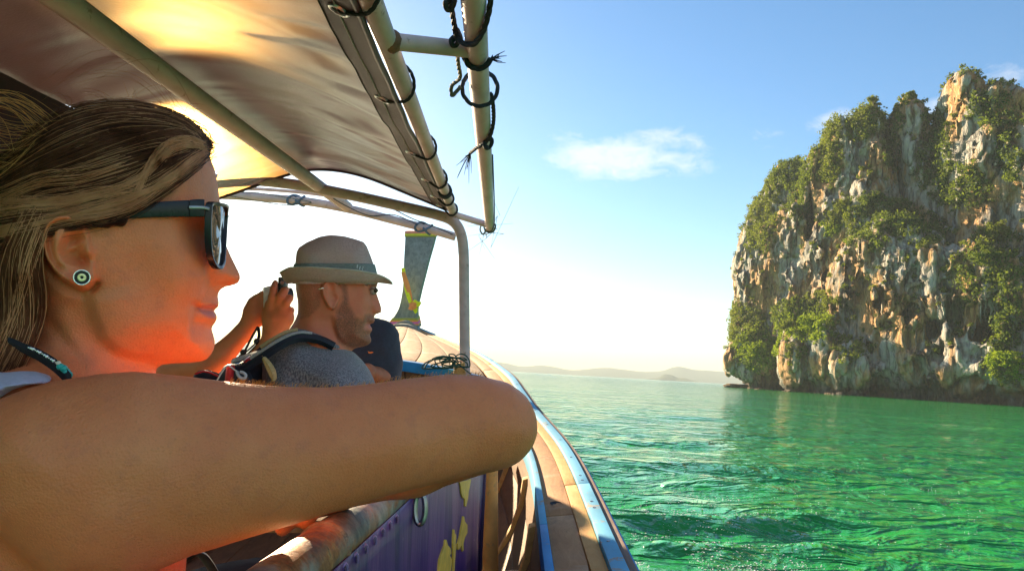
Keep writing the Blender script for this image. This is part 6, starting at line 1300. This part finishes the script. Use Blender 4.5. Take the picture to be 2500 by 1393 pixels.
# ================================================================== PERSON HOLDING A CAMERA (head hidden behind the woman)
def sdf_person(f, lo, hi, h, m, name, parent, clean=1, attr=True):
    xs, ys, zs = [np.arange(a, b, h, np.float32) for a, b in zip(lo, hi)]; F = f(xs[:, None, None], ys[None, :, None], zs[None, None, :]); F = np.broadcast_to(F, (len(xs), len(ys), len(zs))); V, Q = surfnet(F, xs, ys, zs); V = relax(V, Q, clean, .4)
    me = raw_mesh(name, V - np.array(parent['_b']), Q)
    if attr: add_attr(me, 'lip', np.zeros(len(V))); add_attr(me, 'beard', np.zeros(len(V)))
    return obj(name, me, m, parent)
def chain(X, Y, Z, pts, k=.006):
    F = None
    for (a, ra), (b, rb) in zip(pts[:-1], pts[1:]): c = capsule(X, Y, Z, a, b, ra, rb); F = c if F is None else smin(F, c, k)
    return F
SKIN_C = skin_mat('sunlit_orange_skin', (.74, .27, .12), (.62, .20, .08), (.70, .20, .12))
D3 = 2.12
pc = thing('person', 'person with raised bare arms holding up a small silver camera', 'person', tuple(L(460, 1250, D3)))
def cam_person(X, Y, Z):
    l = lambda px, py, d=D3: L(px, py, d)
    F = chain(X, Y, Z, [(l(395, 905, 2.2), .062), (l(500, 893), .040), (l(545, 862), .034), (l(590, 815), .026), (l(612, 785), .0245), (l(622, 768), .028)])           # far forearm
    F = smin(F, chain(X, Y, Z, [(l(612, 785), .022), (l(618, 760), .026), (l(622, 742), .022)]), .01)
    for pts in ([(l(614, 752), .015), (l(626, 728), .0105), (l(641, 717), .0085), (l(648, 728), .0075)], [(l(622, 764), .016), (l(634, 752), .011), (l(644, 748), .009), (l(650, 742), .008)], [(l(624, 776), .015), (l(638, 772), .0105), (l(648, 768), .009)], [(l(624, 788), .014), (l(638, 786), .010), (l(646, 782), .009)], [(l(612, 760), .014), (l(628, 745), .010), (l(642, 730), .008)]): F = smin(F, chain(X, Y, Z, pts, .004), .006)
    n = D3 - .03
    F = smin(F, chain(X, Y, Z, [(l(560, 985, n), .042), (l(620, 900, n), .036), (l(657, 842, n), .0265), (l(668, 806, n), .0265), (l(675, 780, n), .032)]), .008)
    F = smin(F, chain(X, Y, Z, [(l(664, 808, n), .024), (l(660, 775, n), .022), (l(663, 745, n), .019)]), .008); F = smin(F, chain(X, Y, Z, [(l(684, 800, n), .024), (l(694, 775, n), .026), (l(690, 755, n), .022)]), .01)
    for pts in ([(l(664, 752, n), .017), (l(665, 725, n - .01), .0118), (l(668, 704, n - .005), .010), (l(672, 690, n + .01), .0082)], [(l(678, 752, n), .017), (l(684, 726, n - .012), .0122), (l(694, 710, n), .0108), (l(699, 706, n + .02), .0085)], [(l(688, 760, n), .016), (l(699, 738, n - .01), .0118), (l(707, 728, n), .0105), (l(708, 730, n + .02), .008)], [(l(695, 772, n), .015), (l(707, 760, n - .004), .011), (l(711, 757, n + .012), .009), (l(706, 760, n + .025), .008)], [(l(658, 790, n), .016), (l(650, 768, n + .015), .0115), (l(649, 748, n + .025), .009)]): F = smin(F, chain(X, Y, Z, pts, .003), .003)
    # shoulders, neck and head, out of sight behind the woman
    F = smin(F, chain(X, Y, Z, [(l(300, 900, 2.3), .075), (l(395, 900, 2.25), .075), (l(420, 930, 2.2), .062)]), .03); F = smin(F, chain(X, Y, Z, [(l(470, 1120, 2.15), .05), (l(560, 985, n), .043)]), .02)
    F = smin(F, ellip(X, Y, Z, l(370, 1100, 2.3), (.19, .13, .30)), .04); F = smin(F, chain(X, Y, Z, [(l(380, 890, 2.27), .055), (l(390, 800, 2.26), .055)]), .03); F = smin(F, ellip(X, Y, Z, l(395, 740, 2.25), (.092, .078, .118)), .02)
    return smin(F, ellip(X, Y, Z, l(480, 752, 2.25), (.02, .014, .02)), .015)
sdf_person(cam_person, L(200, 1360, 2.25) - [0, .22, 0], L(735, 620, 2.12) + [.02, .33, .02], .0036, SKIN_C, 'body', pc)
def tee3(X, Y, Z): l = L; F = ellip(X, Y, Z, l(370, 1130, 2.3), (.20, .145, .30)); return smax(F, -(ellip(X, Y, Z, l(380, 870, 2.27), (.09, .09, .07))), .01)
sdf_person(tee3, L(150, 1400, 2.3) - [0, .2, 0], L(600, 850, 2.3) + [0, .2, 0], .009, simple('rust_tee_jersey', (.30, .08, .04), .9), 'tee_shirt', pc, attr=False)
def hair3(X, Y, Z): F = ellip(X, Y, Z, L(388, 726, 2.255), (.098, .086, .115)); return smax(F, -(ellip(X, Y, Z, L(455, 770, 2.25), (.075, .2, .10))), .01)
sdf_person(hair3, L(270, 860, 2.25) - [0, .12, 0], L(500, 610, 2.25) + [0, .12, 0], .006, HAIR_D, 'hair', pc, attr=False)
cm = thing('camera', 'small silver camera with a black grip held up in both hands', 'camera', tuple(L(668, 712, 2.13)))
SILV = simple('bright_silver_plastic', (.80, .78, .74), .35, spec=.6); CBLK = simple('black_camera_plastic', (.03, .03, .035), .4)
mb = MB(); c = L(662, 722, 2.135); mb.box(c, np.array([.019, .012, .006]), np.array([-.012, .030, 0]) * .8, (0, 0, .029)); part(mb, 'body', SILV, cm, bevel=.004)
mb = MB(); A = [[L(678 + dx, y, 2.10) + [0, dy, 0] for dx, dy in ((0, 0), (w_, 0), (w_, .05), (0, .05))] for y, w_ in ((722, 7), (712, 10), (700, 13), (688, 14), (680, 13), (676, 9))]; mb.sweep(np.array(A)); part(mb, 'grip', CBLK, cm, bevel=.004)
mb = MB(); mb.tube([L(688, 690, 2.098), L(689, 690, 2.094)], [.006, .005], 12); part(mb, 'dial', STEEL, cm)
mb = MB(); mb.tube([c + [.018, .02, 0], c + [.034, .034, .003], c + [.044, .042, .004]], [.022, .021, .019], 18); part(mb, 'lens', CBLK, cm)
ws = thing('camera_strap', 'dark camera cord with a toggle dangling beneath the hands', 'strap', tuple(L(600, 850, 2.1)))
for pts, r in (([(630, 797), (622, 810), (610, 832), (598, 856), (594, 864)], .004), ([(632, 797), (634, 812), (632, 828), (615, 846), (596, 862)], .003), ([(628, 800), (631, 815), (629, 833), (640, 826), (648, 818)], .003), ([(596, 862), (585, 870), (572, 878), (568, 877)], .005), ([(594, 862), (600, 868), (590, 874), (583, 879), (604, 864), (618, 850), (630, 838)], .003)):
    mb = MB(); mb.tube(spline(np.array([L(a, b, 2.085) for a, b in pts]), 26), r * .8, 6); part(mb, 'cord', ROPE, ws)
for a, b in ((594, 860), (627, 833)): mb = MB(); mb.ball(L(a, b, 2.08), (.009, .007, .009), 10, 8); part(mb, 'toggle', CBLK, ws)

# ================================================================== PERSON IN A NAVY TEE FURTHER FORWARD
D4 = 3.1
pn = thing('person', 'person in a navy tee sitting near the bow with hands in front', 'person', tuple(L(880, 1150, D4)))
def navy_body(X, Y, Z):
    l = lambda px, py, d=D4: L(px, py, d)
    F = chain(X, Y, Z, [(l(928, 845), .048), (l(946, 882), .047), (l(948, 912), .042), (l(938, 922, 3.05), .036), (l(912, 912, 2.98), .028), (l(898, 904, 2.95), .027)])
    for p in ([(l(902, 906, 2.94), .02), (l(893, 896, 2.93), .012), (l(884, 893, 2.92), .009)], [(l(902, 910, 2.94), .02), (l(890, 903, 2.92), .012), (l(881, 902, 2.91), .009)], [(l(900, 914, 2.94), .02), (l(888, 910, 2.92), .012), (l(880, 911, 2.91), .009)], [(l(900, 918, 2.95), .018), (l(889, 917, 2.93), .011), (l(882, 918, 2.92), .009)], [(l(906, 900, 2.95), .017), (l(900, 892, 2.93), .011), (l(893, 890, 2.92), .009)]): F = smin(F, chain(X, Y, Z, p, .004), .006)
    F = smin(F, chain(X, Y, Z, [(l(808, 845), .048), (l(790, 890), .047), (l(800, 920, 3.0), .042), (l(850, 925, 2.92), .03)]), .01)
    F = smin(F, ellip(X, Y, Z, l(868, 920), (.17, .11, .26)), .03); F = smin(F, chain(X, Y, Z, [(l(868, 805), .055), (l(866, 770), .055)]), .03); F = smin(F, ellip(X, Y, Z, l(862, 728), (.078, .092, .112)), .02); return smin(F, ellip(X, Y, Z, l(858, 735, 2.99), (.014, .02, .02)), .012)
sdf_person(navy_body, L(750, 1080, D4) - [0, .3, 0], L(975, 650, D4) + [.02, .2, 0], .0075, skin_mat('brown_skin', (.42, .17, .09), (.34, .12, .06)), 'body', pn)
def navy_tee(X, Y, Z):
    l = lambda px, py, d=D4: L(px, py, d); F = ellip(X, Y, Z, l(868, 920), (.185, .125, .265)); F = smin(F, chain(X, Y, Z, [(l(868, 822), .075), (l(922, 832), .082), (l(936, 852), .070), (l(945, 878), .060)]), .03); F = smin(F, chain(X, Y, Z, [(l(868, 822), .075), (l(808, 832), .082), (l(796, 850), .068), (l(790, 876), .060)]), .03)
    F = F + .012 * fbm(X * 11, Y * 11, Z * 11, 3, 6); return smax(F, -ellip(X, Y, Z, l(868, 790), (.066, .066, .045)), .01)
sdf_person(navy_tee, L(745, 1085, D4) - [0, .22, 0], L(985, 770, D4) + [.02, .22, 0], .0085, simple('navy_jersey', (.024, .036, .062), .9, scale=120, bmp=.4, sheen=.2), 'tee_shirt', pn, attr=False)
mb = MB(); A = [L(a, b, 2.965) for a, b in ((898, 857), (903, 859), (908, 858), (912, 860), (905, 862), (900, 862))]; n_ = len(A); mb.add(np.concatenate([np.array(A), np.array(A) + [0, .004, 0]]), [tuple(range(n_)), tuple(range(n_, 2 * n_))[::-1]] + [(k, n_ + k, n_ + (k + 1) % n_, (k + 1) % n_) for k in range(n_)]); part(mb, 'chest_emblem', NO, pn, smooth=False)
sdf_person(lambda X, Y, Z: smax(ellip(X, Y, Z, L(864, 715, 3.11), (.085, .10, .10)), -ellip(X, Y, Z, L(858, 760, 2.98), (.075, .09, .09)), .01), L(790, 800, 3.1) - [0, .14, 0], L(940, 640, 3.1) + [0, .14, 0], .007, HAIR_D, 'hair', pn, attr=False)
